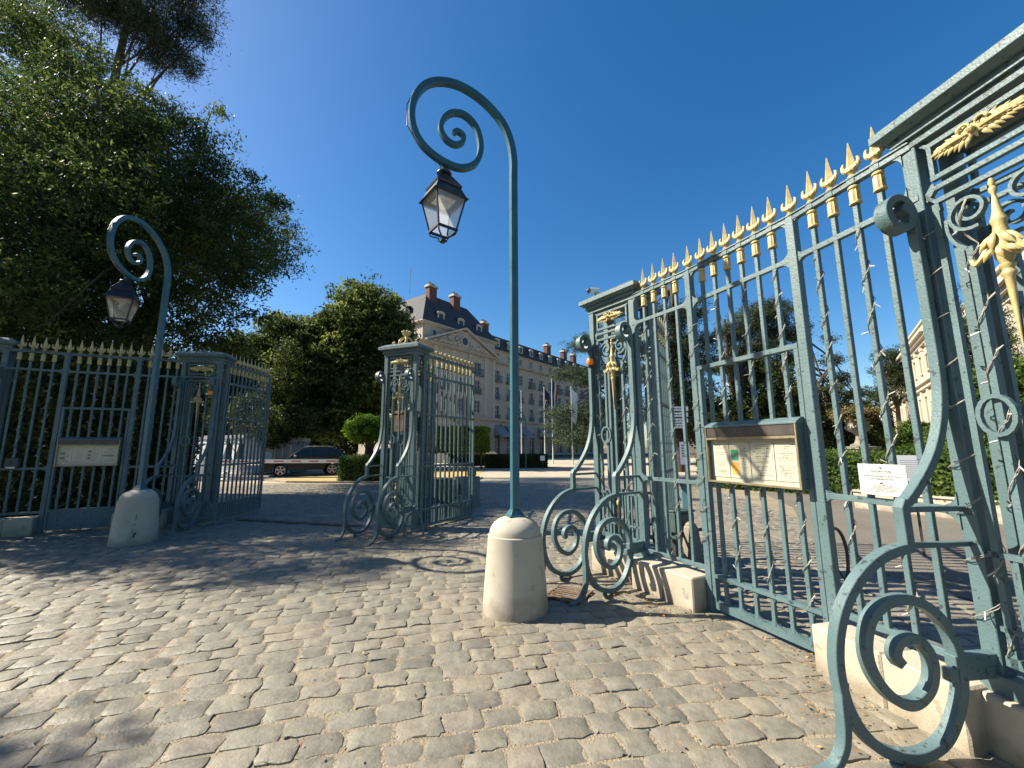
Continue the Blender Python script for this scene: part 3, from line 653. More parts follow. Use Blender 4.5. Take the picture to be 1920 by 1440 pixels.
# ------------------------------------------------------------------ lamps
LS=[(0,.93),(0,2.2),(0,3.5),(0,4.6),(0,4.95),(.045,5.2),(.14,5.40),(.31,5.57),(.5,5.68),(.7,5.73),(.9,5.70),(1.05,5.60),(1.15,5.42),(1.18,5.2),(1.14,5.0),(1.03,4.84),(.83,4.72),(.62,4.69),(.46,4.79),(.40,4.98),(.43,5.18),(.50,5.30),(.62,5.37),(.75,5.34),(.84,5.23),(.86,5.1),(.79,4.99),(.69,4.96),(.61,5.02),(.61,5.10),(.67,5.135),(.72,5.10)]
def lamp(label,loc,b_deg,lrot,dz=0,scuff=False,sx=1):
    t=thing('street_lamp',label,'street lamp',loc,R(b_deg),'scrolled lamp posts')   # local -X is the arm direction
    b=MB(); prof=[(.327,-.05),(.326,.02),(.320,.12),(.306,.32),(.290,.52),(.278,.68),(.276,.722),(.262,.730),(.259,.765),(.245,.80),(.215,.84),(.172,.872),(.12,.893),(.06,.902)]
    b.lathe((0,0,0),prof,48); base=b.build('stone_base',BOLL,t,35)
    if scuff:
        b=MB(); rr=random.Random(4)
        for k in range(16):
            a=R(-52)+rr.gauss(0,.05)+.02*(k%3)-R(b_deg); z=.12+.40*rr.random()**1.3; r=.34-.06*z/.7+.0015; l=rr.uniform(.012,.05); wv=rr.uniform(.004,.014)
            V=[((r)*math.cos(a+i),(r)*math.sin(a+i),z+j) for i,j in ((-wv*2,0),(wv*2,rr.uniform(-.01,.01)),(wv*3*rr.random(),l),(-wv,l*.8))]
            b.add(V,[(0,1,2,3)])
        b.build('scuff_marks',DARK,base)
    b=MB(); b.frustum((0,0),(.17,.17),(.16,.16),.885,.915,0); b.frustum((0,0),(.15,.15),(.085,.085),.915,.97,0)
    pts=[(u*sx,z+(dz*min(1,max(0,(z-1)/3.5)))) for u,z in LS]
    P=smooth_path([(-u,0,z) for u,z in pts],6); n=len(P); k0=24
    t_=[.078 if i<k0 else .078-.030*(i-k0)/(n-k0) for i in range(n)]; w_=[.078 if i<k0 else .078-.012*(i-k0)/(n-k0) for i in range(n)]
    b.sweep(P,(0,1,0),w_,t_)
    for z in (1.6,2.6,3.6,4.3): b.bx(-.0405,.0405,-.0405,.0405,z,z+.012)
    b.build('post',LAMPP,t,bevel=.004)
    b=MB(); b.tube([(-(u*sx)-.045*(1 if z>5 else .2),.0,z+dz-.05*(z<5.2)) for u,z in [(1.12,5.5),(1.19,5.3),(1.18,5.1),(1.1,4.93),(1.0,4.82),(.86,4.73),(.81,4.66)]],.006,5); b.build('cable',DARK,t)
    L_=bpy.data.objects.new('lantern',None); COL.objects.link(L_); L_.parent=t; L_.location=(-.81*sx,0,dz+4.60); L_.rotation_euler=(0,0,R(lrot-b_deg))
    b=MB(); b.tube([(0,0,.13),(0,0,.03)],.011,6); b.lathe((0,0,0),[(.02,.08),(.03,.07),(.02,.05),(.03,.03),(.03,0)],10); b.tube([(.0,0,.13),(.03,0,.10),(.02,0,.06)],.007,5)
    b.lathe((0,0,-.03),[(.03,.03),(.075,.022),(.085,.005),(.075,-.012),(.05,-.02),(.045,-.05)],16)
    b.frustum((0,0),(.30,.30),(.13,.13),-.20,-.065); b.frustum((0,0),(.285,.285),(.30,.30),-.222,-.20)
    b.frustum((0,0),(.37,.37),(.275,.275),-.335,-.222); b.frustum((0,0),(.41,.41),(.37,.37),-.352,-.335); b.build('roof',BLACKP,L_,bevel=.003)
    b=MB(); zt,zb=-.352,-.70; a,c=.172,.105
    for sx_,sy in ((1,1),(1,-1),(-1,1),(-1,-1)): b.tube([(sx_*a,sy*a,zt),(sx_*c,sy*c,zb)],.011,4); b.tube(smooth_path([(sx_*c,sy*c,zb),(sx_*.095,sy*.095,zb-.05),(sx_*.035,sy*.035,zb-.08),(sx_*.03,sy*.03,zb-.12)],4),.009,4)
    b.bx(-c-.012,c+.012,c-.008,c+.012,zb-.014,zb+.010); b.bx(-c-.012,c+.012,-c-.012,-c+.008,zb-.014,zb+.010); b.bx(-c-.012,-c+.008,-c+.008,c-.008,zb-.014,zb+.010); b.bx(c-.008,c+.012,-c+.008,c-.008,zb-.014,zb+.010)
    b.lathe((0,0,zb-.13),[(.0,-.012),(.03,0),(.036,.012),(.03,.03),(.02,.04)],10); b.build('frame',BLACKP,L_)
    b=MB()
    for q in range(4):
        M=Matrix.Rotation(q*PI/2,3,'Z'); V=[tuple(M@Vector(v)) for v in ((-a,-a-.002,zt),(a,-a-.002,zt),(c,-c-.002,zb),(-c,-c-.002,zb))]; b.add(V,[(0,1,2,3)])
    b.build('glass',LGLASS,L_)
    b=MB(); b.bx(-.10,.10,-.10,.10,zt-.012,zt-.004); b.lathe((0,0,zt-.09),[(.03,.08),(.045,.04),(.03,0)],10); b.build('reflector',mat('reflector',(.6,.58,.52),.5),L_)
    return t
lamp('teal scroll lamp post with lantern on the pale stone bollard in the foreground',(.025,4.39,0),20,37.4)
lamp('shaded teal scroll lamp post on the scuffed stone bollard before the left fence',(-6.53,7.40,0),88,29.4,-.17,True,.95)
# ------------------------------------------------------------------ small things by the gate
t=thing('drain_grate','rusty iron drain grate in the cobbles beside the foreground bollard','drain grate',(.60,4.76,.0),R(-30)); b=MB()
b.bx(-.21,.21,-.21,-.18,.0,.034); b.bx(-.21,.21,.18,.21,.0,.034); b.bx(-.21,-.18,-.18,.18,0,.034); b.bx(.18,.21,-.18,.18,0,.034)
for k in range(6): b.bx(-.18,.18,-.155+.06*k,-.137+.06*k,0.012,.033)
b.build('frame',RUST,t,bevel=.002); b=MB(); b.bx(-.18,.18,-.18,.18,-.003,.004); b.build('pit',mat('pit_dark',(.01,.01,.01),.9),t)
def motor(label,loc,rz,s=1,m=BOXG):
    t=thing('gate_motor',label,'gate motor',loc,rz,'gate motor housings'); b=MB(); b.bx(-.17*s,.17*s,-.11,.11,.30,.62*s+.05); b.build('housing',m,t,bevel=.015); b=MB(); b.bx(-.12*s,.12*s,-.07,.07,0,.30); b.build('leg',DARK,t)
    b=MB(); b.bx(-.18*s,.18*s,-.12,.12,.62*s+.05,.65*s+.05); b.build('lid',m,t,bevel=.006); b=MB(); b.box((.0,-.13,.42),(.7,.03,.04)); b.build('arm',DARK,t)
motor('low green motor box behind the sunlit fence panel near the right pillar',(2.42,6.15,0),R(30))
motor('dark green motor box behind the bars of the middle gate leaf, nearest the crowned pillar',(-1.62,10.1,0),R(10),1.25)
t=thing('barrier_housing','grey cabinet with a round head standing behind the end of the middle gate leaf','cabinet',(-1.28,12.0,0),R(8)); b=MB(); b.bx(-.35,.35,-.15,.15,0,.78); b.build('body',mat('cabinet_grey',(.16,.19,.18),.5),t,bevel=.01); b=MB(); b.lathe((.12,0,.78),[(.09,0),(.13,.04),(.13,.14),(.08,.18)],12); b.build('head',BOXG,t,40); b=MB(); b.bx(-.33,-.18,-.156,-.151,.3,.6); b.build('panel',DARK,t)
t=thing('guard_stone','old tapered guard stone behind the sunlit fence panel','guard stone',(2.47,5.93,0),R(20)); b=MB(); b.frustum((0,0),(.26,.22),(.15,.12),0,.52); b.frustum((0,0),(.15,.12),(.08,.06),.52,.57); b.build('stone',mat('old_stone',(.25,.22,.17),.9,0,(8,(.16,.14,.11)),.8,40),t,bevel=.015)
t=thing('control_post','blue-green metal control post standing behind the guard stone','post',(2.58,6.3,0),R(-20)); b=MB(); b.bx(-.06,.06,-.05,.05,0,1.02); b.build('body',mat('post_teal',(.12,.25,.28),.45),t,bevel=.006); b=MB(); b.bx(-.07,.07,-.06,.06,1.02,1.05); b.build('cap',DARK,t)
# bicycle-stand hoop behind the wicket gate
t=thing('tyre_hoop','thin black curved hoop standing on the cobbles behind the right wicket gate','hoop',(3.55,4.75,0),R(35)); b=MB(); P=[(.34*math.cos(a),0,.36+.34*math.sin(a)) for a in [i*2*PI/28 for i in range(29)]]; b.tube(P,.018,6,False); b.build('ring',DARK,t,40); b=MB(); b.tube([(-.3,0,.02),(0,.05,.36),(.32,0,.02)],.012,5); b.build('stay',DARK,t)
# ------------------------------------------------------------------ foliage
def leafmat(name,c0,c1,c2,tr=.35,rough=.55):
    m=bpy.data.materials.new(name); m.use_nodes=True; N=m.node_tree.nodes; L=m.node_tree.links; b=N['Principled BSDF']; b.inputs['Roughness'].default_value=rough; b.inputs['Specular IOR Level'].default_value=.12
    a=N.new('ShaderNodeAttribute'); a.attribute_name='tint'; cr=N.new('ShaderNodeValToRGB'); e=cr.color_ramp.elements
    e[0].color=(*c0,1); e[1].color=(*c2,1); x=e.new(.5); x.color=(*c1,1); L.new(a.outputs['Fac'],cr.inputs[0]); L.new(cr.outputs[0],b.inputs['Base Color'])
    t=N.new('ShaderNodeBsdfTranslucent'); h=N.new('ShaderNodeHueSaturation'); h.inputs['Value'].default_value=1.5; h.inputs['Saturation'].default_value=1.1; L.new(cr.outputs[0],h.inputs['Color']); L.new(h.outputs[0],t.inputs[0])
    mx=N.new('ShaderNodeMixShader'); mx.inputs[0].default_value=tr; L.new(b.outputs[0],mx.inputs[1]); L.new(t.outputs[0],mx.inputs[2]); L.new(mx.outputs[0],N['Material Output'].inputs[0]); return m
LM_BIG=leafmat('locust_leaf',(.024,.042,.013),(.056,.086,.024),(.14,.165,.045),.4)
LM_PINE=leafmat('pine_needle',(.016,.028,.014),(.034,.05,.024),(.08,.09,.036),.15)
LM_MAPLE=leafmat('maple_leaf',(.022,.038,.012),(.080,.108,.030),(.22,.24,.075),.4)
LM_DARK=leafmat('dark_leaf',(.018,.030,.009),(.045,.062,.016),(.12,.13,.034),.28)
LM_BRIGHT=leafmat('bright_leaf',(.06,.12,.014),(.11,.19,.025),(.18,.27,.045),.4)
LM_HEDGE=leafmat('hedge_leaf',(.026,.052,.012),(.065,.11,.024),(.14,.19,.045),.32)
LM_CEDAR=leafmat('cedar_needle',(.030,.052,.034),(.050,.078,.045),(.10,.13,.06),.1)
LM_CYP=leafmat('cypress_leaf',(.022,.042,.022),(.040,.066,.032),(.075,.10,.045),.1)
def leaves(pts,nrm,size,asp,seed,droop=0.,flat=0.,tint=None,tsd=.18):
    """pts Nx3; one rhombic leaf card at each; returns verts, faces, tint"""
    r=np.random.default_rng(seed); n=len(pts)
    d=r.normal(size=(n,3)); d[:,2]=d[:,2]*(1-flat)-droop; d/=np.linalg.norm(d,axis=1)[:,None]
    q=r.normal(size=(n,3))*.8+nrm; u=np.cross(d,q); u/=np.linalg.norm(u,axis=1)[:,None]+1e-9
    s=size*(.65+.7*r.random(n))[:,None]
    V=np.stack([pts-d*s*.5,pts+u*s*asp*.5,pts+d*s*.5,pts-u*s*asp*.5],1).reshape(-1,3)
    t=(tint if tint is not None else np.full(n,.45))+r.normal(0,tsd,n)
    return V,t
def leaf_obj(name,V,t,m,parent):
    n=len(V)//4; me=bpy.data.meshes.new(name); me.vertices.add(n*4); me.vertices.foreach_set('co',V.astype(np.float32).ravel())
    me.loops.add(n*4); me.loops.foreach_set('vertex_index',np.arange(n*4,dtype=np.int32)); me.polygons.add(n)
    me.polygons.foreach_set('loop_start',np.arange(0,n*4,4,dtype=np.int32)); me.polygons.foreach_set('loop_total',np.full(n,4,dtype=np.int32))
    me.update(calc_edges=True); me.materials.append(m); a=me.attributes.new('tint','FLOAT','FACE'); a.data.foreach_set('value',np.clip(t,0,1).astype(np.float32))
    o=bpy.data.objects.new(name,me); COL.objects.link(o)
    if parent: o.parent=parent
    return o
def crown_pts(blobs,nclump,per,csize,seed,shell=.45,top=.0):
    """blobs (x,y,z,rx,ry,rz): clump centres near blob surfaces, leaves gathered round each clump centre"""
    r=np.random.default_rng(seed); B=np.array(blobs,float); vol=np.prod(B[:,3:],axis=1)**(2/3); k=r.choice(len(B),nclump,p=vol/vol.sum())
    d=r.normal(size=(nclump,3)); d/=np.linalg.norm(d,axis=1)[:,None]
    rad=(1-shell*r.random(nclump)**1.6)*(1+.10*r.normal(size=nclump)); C=B[k,:3]+d*B[k,3:]*rad[:,None]
    cs=csize*(.55+.9*r.random(nclump)); tn=.42+.30*r.normal(size=nclump)
    P=np.repeat(C,per,0)+r.normal(size=(nclump*per,3))*np.repeat(cs,per)[:,None]*np.array([.5,.5,.33]); N=np.repeat(d,per,0)
    return P,N,np.repeat(tn,per),C
def trunk(parent,base,top,r0,r1,limbs,seed,m=BARK,lr=.12):
    r=random.Random(seed); b=MB(); base=Vector(base); top=Vector(top); P=[]
    for i in range(7):
        t=i/6; P.append(base.lerp(top,t)+Vector((r.uniform(-1,1),r.uniform(-1,1),0))*(.12*(top-base).length/8 if 0<i<6 else 0))
    b.tube(P,[r0+(r1-r0)*i/6+(r0*.35 if i==0 else 0) for i in range(7)],9)
    for L_ in limbs:
        L_=Vector(L_); t=r.uniform(.35,.95); a=base.lerp(top,t); mid=a.lerp(L_,.5)+Vector((0,0,.12*(L_-a).length))
        rr=max(.02,lr*(1-t*.4)); Q=smooth_path([a,mid+Vector((r.uniform(-.2,.2),r.uniform(-.2,.2),0)),L_],4); b.tube(Q,[rr*(1-.8*i/len(Q)) for i in range(len(Q))],5)
    return b.build('trunk',m,parent,60)
def tree(label,base,top,blobs,ncl,per,cs,ls,asp,m,seed,r0=.25,droop=.1,shell=.45,nl=30,name='tree',cat='tree',group=None,flat=0,lr=.12):
    t=thing(name,label,cat,(base[0],base[1],0),0,group); off=np.array([base[0],base[1],0])
    B=[(b[0]-off[0],b[1]-off[1],*b[2:]) for b in blobs]
    P,N,tn,C=crown_pts(B,ncl,per,cs,seed,shell); V,tt=leaves(P,N,ls,asp,seed+1,droop,flat,tn,.14); leaf_obj('crown',V,tt,m,t)
    r=np.random.default_rng(seed+2); lim=C[r.choice(len(C),min(nl,len(C)),replace=False)] if nl else []
    trunk(t,(0,0,base[2]-.1 if len(base)>2 else -.1),(top[0]-off[0],top[1]-off[1],top[2]),r0,r0*.3,[tuple(x) for x in lim],seed,lr=lr); return t
def bl(px,py,Y,r,rz=None,ry=None):
    p=at(px,py,Y); return (p.x,p.y,p.z,r,ry or r,rz or r)
# the great locust tree behind the left fence
BT=[bl(60,150,16,2.6),bl(190,210,15.5,2.3),bl(310,250,14.5,1.35),bl(60,330,14.5,2.6),bl(210,380,14,2.4),bl(345,380,14,1.7),bl(430,450,13.8,1.0,.8),bl(450,500,13.5,.95,.7),bl(390,530,13.5,1.4,1.0),bl(210,540,13.5,2.0),bl(50,520,13,2.2),bl(420,580,13.5,.75,.5),bl(320,590,14,1.2,.7),bl(487,425,14,.42,.3),bl(375,250,14.5,.6,.5),bl(400,320,14.2,.8),bl(505,470,13.5,.3,.22),bl(120,80,16,1.6),bl(30,40,16.5,1.8),bl(300,430,19,3.0),bl(350,500,18,2.0),bl(200,300,20,3.3),bl(110,600,14,1.5,1.0),
 bl(20,600,13,1.6,1.0),bl(90,640,13.5,1.4,.9),bl(180,630,13.5,1.5,.9),bl(260,640,13.5,1.3,.8),bl(350,640,14,1.2,.7),bl(430,640,14.5,.8,.5),bl(525,380,13.5,.35,.25),bl(535,500,13.3,.3,.2),bl(500,545,13.3,.4,.25),bl(485,590,13.5,.4,.2),bl(415,200,14.8,.35,.3),bl(440,265,14.4,.3,.25),bl(475,330,14.2,.35,.3),bl(455,380,14,.7,.5),(-13.8,6.9,8.5,1.4,.8,.7),(-14.9,7.3,7.0,1.5,.8,.8),(-14.5,7.1,10.5,1.0,.6,.6),(-12.6,7.0,6.0,1.0,.7,.6),(-15,8.8,6.2,2.6,1.9,1.6),(-12.3,9.1,5.5,1.6,1.5,1.1),(-13.6,8.6,7.9,1.8,1.5,1.1),(-14.6,8.8,10.4,1.3,1.0,1.0),(-14.0,11.9,8.2,3.2,2.7,2.6),(-17.5,12.6,9,3.6,3,3.2),(-15.5,11.3,5.4,3,1.9,1.6),(-11.5,16,10.5,2.4,2.6,1.8),(-13.6,19,12,2.6,2.6,2.2),(-15,15,13,3.2,3.2,2.6),(-19,13,12,3.5,3.5,3)]
tree('huge dark feathery locust tree filling the upper left behind the left fence',(-14.5,15.2,0),(-13.5,15.2,10.5),BT,9200,34,.40,.15,.36,LM_BIG,11,.42,.45,.55,26,lr=.10)
# leafy sprays reaching to the right
# off-frame tree shading lower left cobbles; unseen rear crown added to block sky light
tree('tall locust tree outside the left edge, its shade dappling the lower left cobbles, rear crown added to block sky light',(-15.6,2.6,0),(-14.8,3.0,8),[(-13.1,3.25,8.8,.8,.45,.4),(-12.3,3.0,8.6,.6,.4,.3),(-14.4,3.0,9.2,1.1,.6,.5),(-15.6,3.3,9.8,1.6,1.1,1.1),(-16.8,2.6,9.2,1.7,1.3,1.2),(-13,-1.6,9,4,2.6,3.6),(-9,-5,8.5,4.5,3,3.2),(-17,-2,10,4,3.4,4)],3200,30,.4,.15,.4,LM_BIG,23,.22,.3,.6,14)
# tall pine behind it
PT=[bl(180,-10,25,1.8,1.3),bl(260,10,24.5,1.8,1.2),bl(310,120,24,.7,.5),bl(40,20,25,2.2,1.0),bl(120,-30,25,3.0,1.4),bl(230,20,24,2.6,1.2),bl(300,60,24,2.2,1.1),bl(330,95,24,1.6,.8),bl(355,40,24,1.4,1.0),bl(340,-20,25,2.6,1.6),bl(390,70,24,.55,.35),bl(365,120,24,.7,.7),bl(280,100,24,.8,.6),bl(200,-80,26,4,2),bl(90,60,25,1.3,.6)]
tree('tall black pine rising behind the locust tree in the top left corner',(-27.9,25,0),(-27.2,25,33),PT,2300,40,.75,.24,.18,LM_PINE,31,.55,0,.9,9,'pine_tree','pine tree',lr=.12)
# middle distance
tree('rounded green maple left of the hotel, tallest of the middle trees',(-11.3,33,0),(-11.3,33,8),[bl(690,600,33,3.2),bl(640,650,32.5,3.1),bl(730,650,33,2.4),bl(700,720,33,3.3,2.6),bl(620,700,32,2.2),bl(650,780,32.5,3.0,1.4),bl(740,715,32.5,1.7),bl(600,640,33,1.5),bl(755,610,33.5,.9),bl(680,570,33,1.6)],3400,36,.48,.24,.6,LM_MAPLE,41,.38,.1,.5,30)
tree('darker broad tree standing left of the rounded maple behind the black car',(-16.4,32,0),(-16,32,7),[bl(540,640,32,2.3),bl(580,640,32.5,1.7),bl(560,700,31.5,2.6),bl(520,700,32,1.9),bl(560,770,31.5,2.7,1.8),bl(505,655,32,1.1),bl(600,790,31.5,2.4,1.2)],2200,34,.45,.22,.6,LM_MAPLE,43,.32,.1,.5,22)
tree('dark drooping yew behind the white tents, left of the broad tree',(-16.0,27.5,0),(-16.2,27.5,6),[bl(530,720,27.5,1.2,1.4),bl(540,660,27.8,.7,1.1),bl(520,790,27,1.5,1.3),bl(480,770,28,1.6,1.4),bl(560,790,27.5,1.2,1.0),bl(500,820,27,1.8,.5)],1000,34,.42,.17,.4,LM_DARK,47,.25,.3,.5,12,'yew_tree')
tree('small loose tree between the locust and the middle trees, above the left gate leaf',(-20.5,31,0),(-20.6,31,6),[bl(455,655,31,1.8,1.6),bl(430,700,31,2.0,1.8),bl(470,720,31,1.4,1.5),bl(410,740,30,2,1.5)],800,30,.5,.2,.5,LM_BIG,49,.2,.2,.6,12)
# distant woods closing the horizon
def mass(name,label,blobs,n,per,cs,ls,m,seed,cat='hedge',kind=None,asp=.6):
    P,N,tn,C=crown_pts(blobs,n,per,cs,seed,.5); V,tt=leaves(P,N,ls,asp,seed+1,0,0,tn,.14)
    ctr=np.array([V[:,0].mean(),V[:,1].mean(),0]); o=leaf_obj(name,V-ctr,tt,m,None); o.location=ctr
    return tag(o,label,cat,None,kind)
FW=[(-75+i*7+rng.uniform(-1,1),74+rng.uniform(-3,3),4.5+rng.uniform(-1,1.5),5.5,3.5,5.2) for i in range(11)]
mass('far_woods',None,FW,1900,30,1.1,.6,LM_DARK,61,None,'stuff')
FW2=[(34+i*6+rng.uniform(-1,1),70-i*1.1+rng.uniform(-3,3),3.8+rng.uniform(-1,1.5),5,3.5,4.6) for i in range(9)]
mass('far_woods',None,FW2,1500,30,1.1,.6,LM_DARK,62,None,'stuff')
# hedge behind the left fence (box hedge with leaf shell over a dark core)
def hedge(name,label,x0,x1,y0,y1,z0,z1,rz,loc,m,ls,dens,seed,cat='hedge',core=(.03,.045,.015),group=None,rough=.05):
    t=thing(name,label,cat,loc,rz,group); r=np.random.default_rng(seed); b=MB(); i=.08; b.bx(x0+i,x1-i,y0+i,y1-i,z0,z1-i); b.build('twigs',mat('hedge_core',core,.95),t)
    Ps=[];Ns=[]
    for ax,area in ((0,(y1-y0)*(z1-z0)),(1,(x1-x0)*(z1-z0)),(2,(x1-x0)*(y1-y0))):
        for sd in (0,1):
            if ax==2 and sd==0 and z0<.2: continue
            n=int(area*dens); p=np.stack([r.uniform(x0,x1,n),r.uniform(y0,y1,n),r.uniform(z0,z1,n)],-1); lo=(x0,y0,z0)[ax]; hi=(x1,y1,z1)[ax]
            p[:,ax]=(hi if sd else lo)+r.normal(0,rough,n)-(rough if sd else -rough)*.3; q=np.zeros((n,3)); q[:,ax]=1 if sd else -1; Ps.append(p);Ns.append(q)
    P=np.concatenate(Ps);N=np.concatenate(Ns); tn=.45+.25*np.sin(P[:,0]*3.1+P[:,2]*4)*np.cos(P[:,1]*2.7+P[:,2]*2)
    V,tt=leaves(P,N*1.2,ls,.6,seed,0,0,tn,.16); leaf_obj('foliage',V,tt,m,t); return t
hedge('laurel_hedge','tall dark laurel hedge standing behind the left fence',-9,4.6,-.9,.9,0,3.9,R(6),(-13.8,10.9,0),LM_DARK,.13,700,71,rough=.12)
hedge('box_hedge','clipped low green hedge around the foot of the ball-headed tree',-1.9,2.1,-.9,.9,0,1.15,R(-8),(-6.2,20.4,0),LM_HEDGE,.07,1500,73,rough=.06)
hedge('clipped_hedge','low clipped brown-green box hedge behind the foreground lamp post, near the white notice',-2.2,2.6,-.9,.9,0,1.0,R(4),(.1,33.4,0),LM_DARK,.09,700,74,rough=.04,core=(.06,.05,.02))
hedge('clipped_hedge','low clipped box hedge just left of the lamp post, behind the middle gate leaf',-1.7,1.5,-.7,.7,0,1.1,R(4),(-3.9,37,0),LM_DARK,.09,700,75,rough=.04,core=(.06,.05,.02))
hedge('laurel_hedge','leafy green laurel hedge seen through the right fence, above the pale path',-2.4,8.5,-.7,.7,0,1.30,R(-52),(9.6,15.6,0),LM_HEDGE,.10,900,76,rough=.10)
hedge('laurel_hedge','sunlit laurel hedge at the right edge, behind the right-hand pillar',-1.5,7.5,-.7,.7,.2,1.38,R(-66),(10.6,9.4,0),LM_HEDGE,.10,1000,77,rough=.10)
hedge('pleached_lime_block','bright green clipped cube of lime foliage behind the middle gate leaf',-2.8,2.3,-.8,.8,1.35,3.05,R(12),(-4.1,31,0),LM_BRIGHT,.14,420,78,'clipped tree',rough=.08,core=(.05,.08,.02))
b=MB()
for x in (-2,.0,1.8): b.tube([(x,0,0),(x,0,1.6)],.07,7)
o=b.build('trunk',BARK,bpy.data.objects['pleached_lime_block'])
# ball-headed tree
t=tree('small ball-headed tree with bright green leaves above the low hedge',(-7.4,21.3,0),(-7.3,21.3,2.3),[(-7.35,21.3,2.55,1.15,1.0,.68),(-7.9,21.3,2.5,.6,.6,.5),(-6.8,21.3,2.6,.6,.6,.5)],520,26,.2,.13,.7,LM_BRIGHT,81,.06,.1,.5,10,lr=.04)
# cedar right of the hotel
def conifer_blobs(px,Y,y_top,y_bot,r0,n,seed,lean=0,thin=.28):
    rr=random.Random(seed); B=[]
    for i in range(n):
        u=i/(n-1); py=y_top+(y_bot-y_top)*u; c=at(px+lean*u,py,Y); w_=r0*(.25+.75*u)
        for k in range(4):
            a=rr.uniform(0,2*PI); B.append((c.x+math.cos(a)*w_*.6,c.y+math.sin(a)*w_*.6,c.z+rr.uniform(-.3,.3),w_*.62,w_*.62,w_*thin))
    return B
tree('spreading blue-green cedar with layered branches right of the flagpoles',(10.5,41,0),(10.5,41,13),[bl(1085,650,40,1.7,.5),bl(1110,640,41,2.2,.6),bl(1070,700,40,2.6,.6),bl(1110,715,40,2.8,.7),bl(1060,775,40,2.4,.8),bl(1100,780,40,3.0,1.0),bl(1085,820,39,3.4,1.0),bl(1130,800,40,3.2,1.4),bl(1160,700,41,3.5,1.3),bl(1170,620,41,3,1.2),bl(1045,800,39,1.6,.5),bl(1150,760,41,3,1.2)],1900,40,.5,.22,.22,LM_CEDAR,91,.5,.0,.8,30,'cedar_tree','cedar tree')
tree('tall dark pine seen through the bars just right of the near-right pillar',(10.8,27,0),(11,27,14),[bl(1250,600,27,1.6,1.0),bl(1290,590,27,1.3,.9),bl(1265,650,27,2.3,1.2),bl(1300,680,27,1.9,1.1),bl(1240,700,27,1.8,1.2),bl(1290,740,27,2.1,1.2),bl(1240,770,27,2.2,1.1),bl(1300,800,27,2.2,1.2),bl(1225,640,27,1.3,.9),bl(1330,640,27,.9,.5)],1700,38,.45,.2,.2,LM_PINE,93,.35,.0,.8,26,'pine_tree','pine tree')
tree('umbrella pine with a flat dark crown behind the right wicket gate',(19.5,36,0),(19.3,36,13),[bl(1430,600,36,2.8,1.1),bl(1385,625,36,2.2,.9),bl(1470,630,36,2.4,1.0),bl(1410,660,36,2.6,.9),bl(1365,690,36,1.8,.8),bl(1480,680,36,1.5,.8),bl(1440,585,36,1.8,.8)],1500,38,.5,.22,.2,LM_PINE,95,.4,.0,.8,26,'pine_tree','pine tree')
tree('dense deep green tree below the umbrella pine, above the notice board',(14.6,26,0),(14.8,26,7),[bl(1440,730,26,1.9,1.6),bl(1390,790,26,1.9,1.4),bl(1460,790,26,1.8,1.4),bl(1420,700,26.5,1.2),bl(1340,790,26,1.6,1.2),bl(1500,770,27,1.5,1.4),bl(1380,830,25.5,2.2,.9),bl(1480,830,26,1.8,.9)],1700,34,.4,.17,.55,LM_DARK,97,.25,.1,.5,20)
tree('slender open conifer standing alone between the bars right of the wicket gate',(21.2,28.5,0),(21.3,28.5,9.5),[bl(1555,640,28.5,.35,.5),bl(1562,680,28.5,.75,.45),bl(1575,715,28.5,.9,.5),bl(1555,740,28.5,1.2,.6),bl(1580,770,28.5,1.3,.6),bl(1550,800,28.5,1.5,.7),bl(1600,745,28.5,.6,.3)],560,34,.36,.17,.25,LM_PINE,99,.12,.0,.8,16,'conifer_tree')
tree('broad bushy tree behind the stone urn',(24.5,29,0),(24.5,29,4.5),[bl(1540,800,29,1.8,1.4),bl(1595,800,29.5,1.7,1.2),bl(1625,800,30,1.2,1.0),bl(1570,830,28,2.0,1.0),bl(1625,835,29,1.0,.5)],1300,32,.42,.18,.5,LM_DARK,101,.2,.1,.5,14)
tree('distant flat-topped pine beyond the roof end of the cream building',(45,48,0),(45,48,13),[bl(1680,672,48,2.2,1.0),bl(1700,690,48,2.0,1.0),bl(1665,700,48,1.8,.9),bl(1690,720,48,2.2,1.2),bl(1650,745,48,2.4,1.2)],700,34,.5,.25,.25,LM_PINE,103,.3,.0,.8,14,'pine_tree','pine tree')
def cypress(label,px,Y,ytop,r,seed):
    B=[]; n=9
    for i in range(n):
        u=i/(n-1); c=at(px+ (880-ytop)*0.0,ytop+(860-ytop)*u,Y); B.append((c.x*0+at(px,860,Y).x,Y,c.z,r*(.22+.9*min(1,u*1.6)),r*(.22+.9*min(1,u*1.6)),r*1.1))
    p=at(px,860,Y); tree(label,(p.x,Y,0),(p.x,Y,B[0][2]-.5),B,1000,34,.28,.14,.25,LM_CYP,seed,.12,-.6,.35,6,'cypress_tree','cypress tree','cypresses before the cream building')
cypress('dark cypress just left of the gilded pendant of the right-edge pillar',1835,19,560,.72,111); cypress('taller dark cypress at the right edge behind the gilded pendant',1905,18.5,548,.95,113)
tree('large leafy evergreen shrub at the right edge above the hedge',(19.0,15.5,0),(19,15.5,3),[bl(1840,760,15.5,.9,1.0),bl(1900,740,15.5,1.1,1.2),bl(1870,820,15,1.1,.9),bl(1930,800,15,1.2,1.2),bl(1825,820,16,.7,.7),bl(1810,860,15.5,.6,.4)],1300,32,.25,.115,.55,LM_HEDGE,115,.1,.1,.5,12,'evergreen_shrub','shrub')
tree('small rounded shrub at the foot of the cream building',(25.5,26,0),(25.5,26,2),[bl(1715,815,26,.8,.7),bl(1735,825,26,.8,.6),bl(1700,830,26,.6,.5)],420,30,.25,.14,.5,LM_HEDGE,117,.06,.1,.6,8,'round_shrub','shrub')
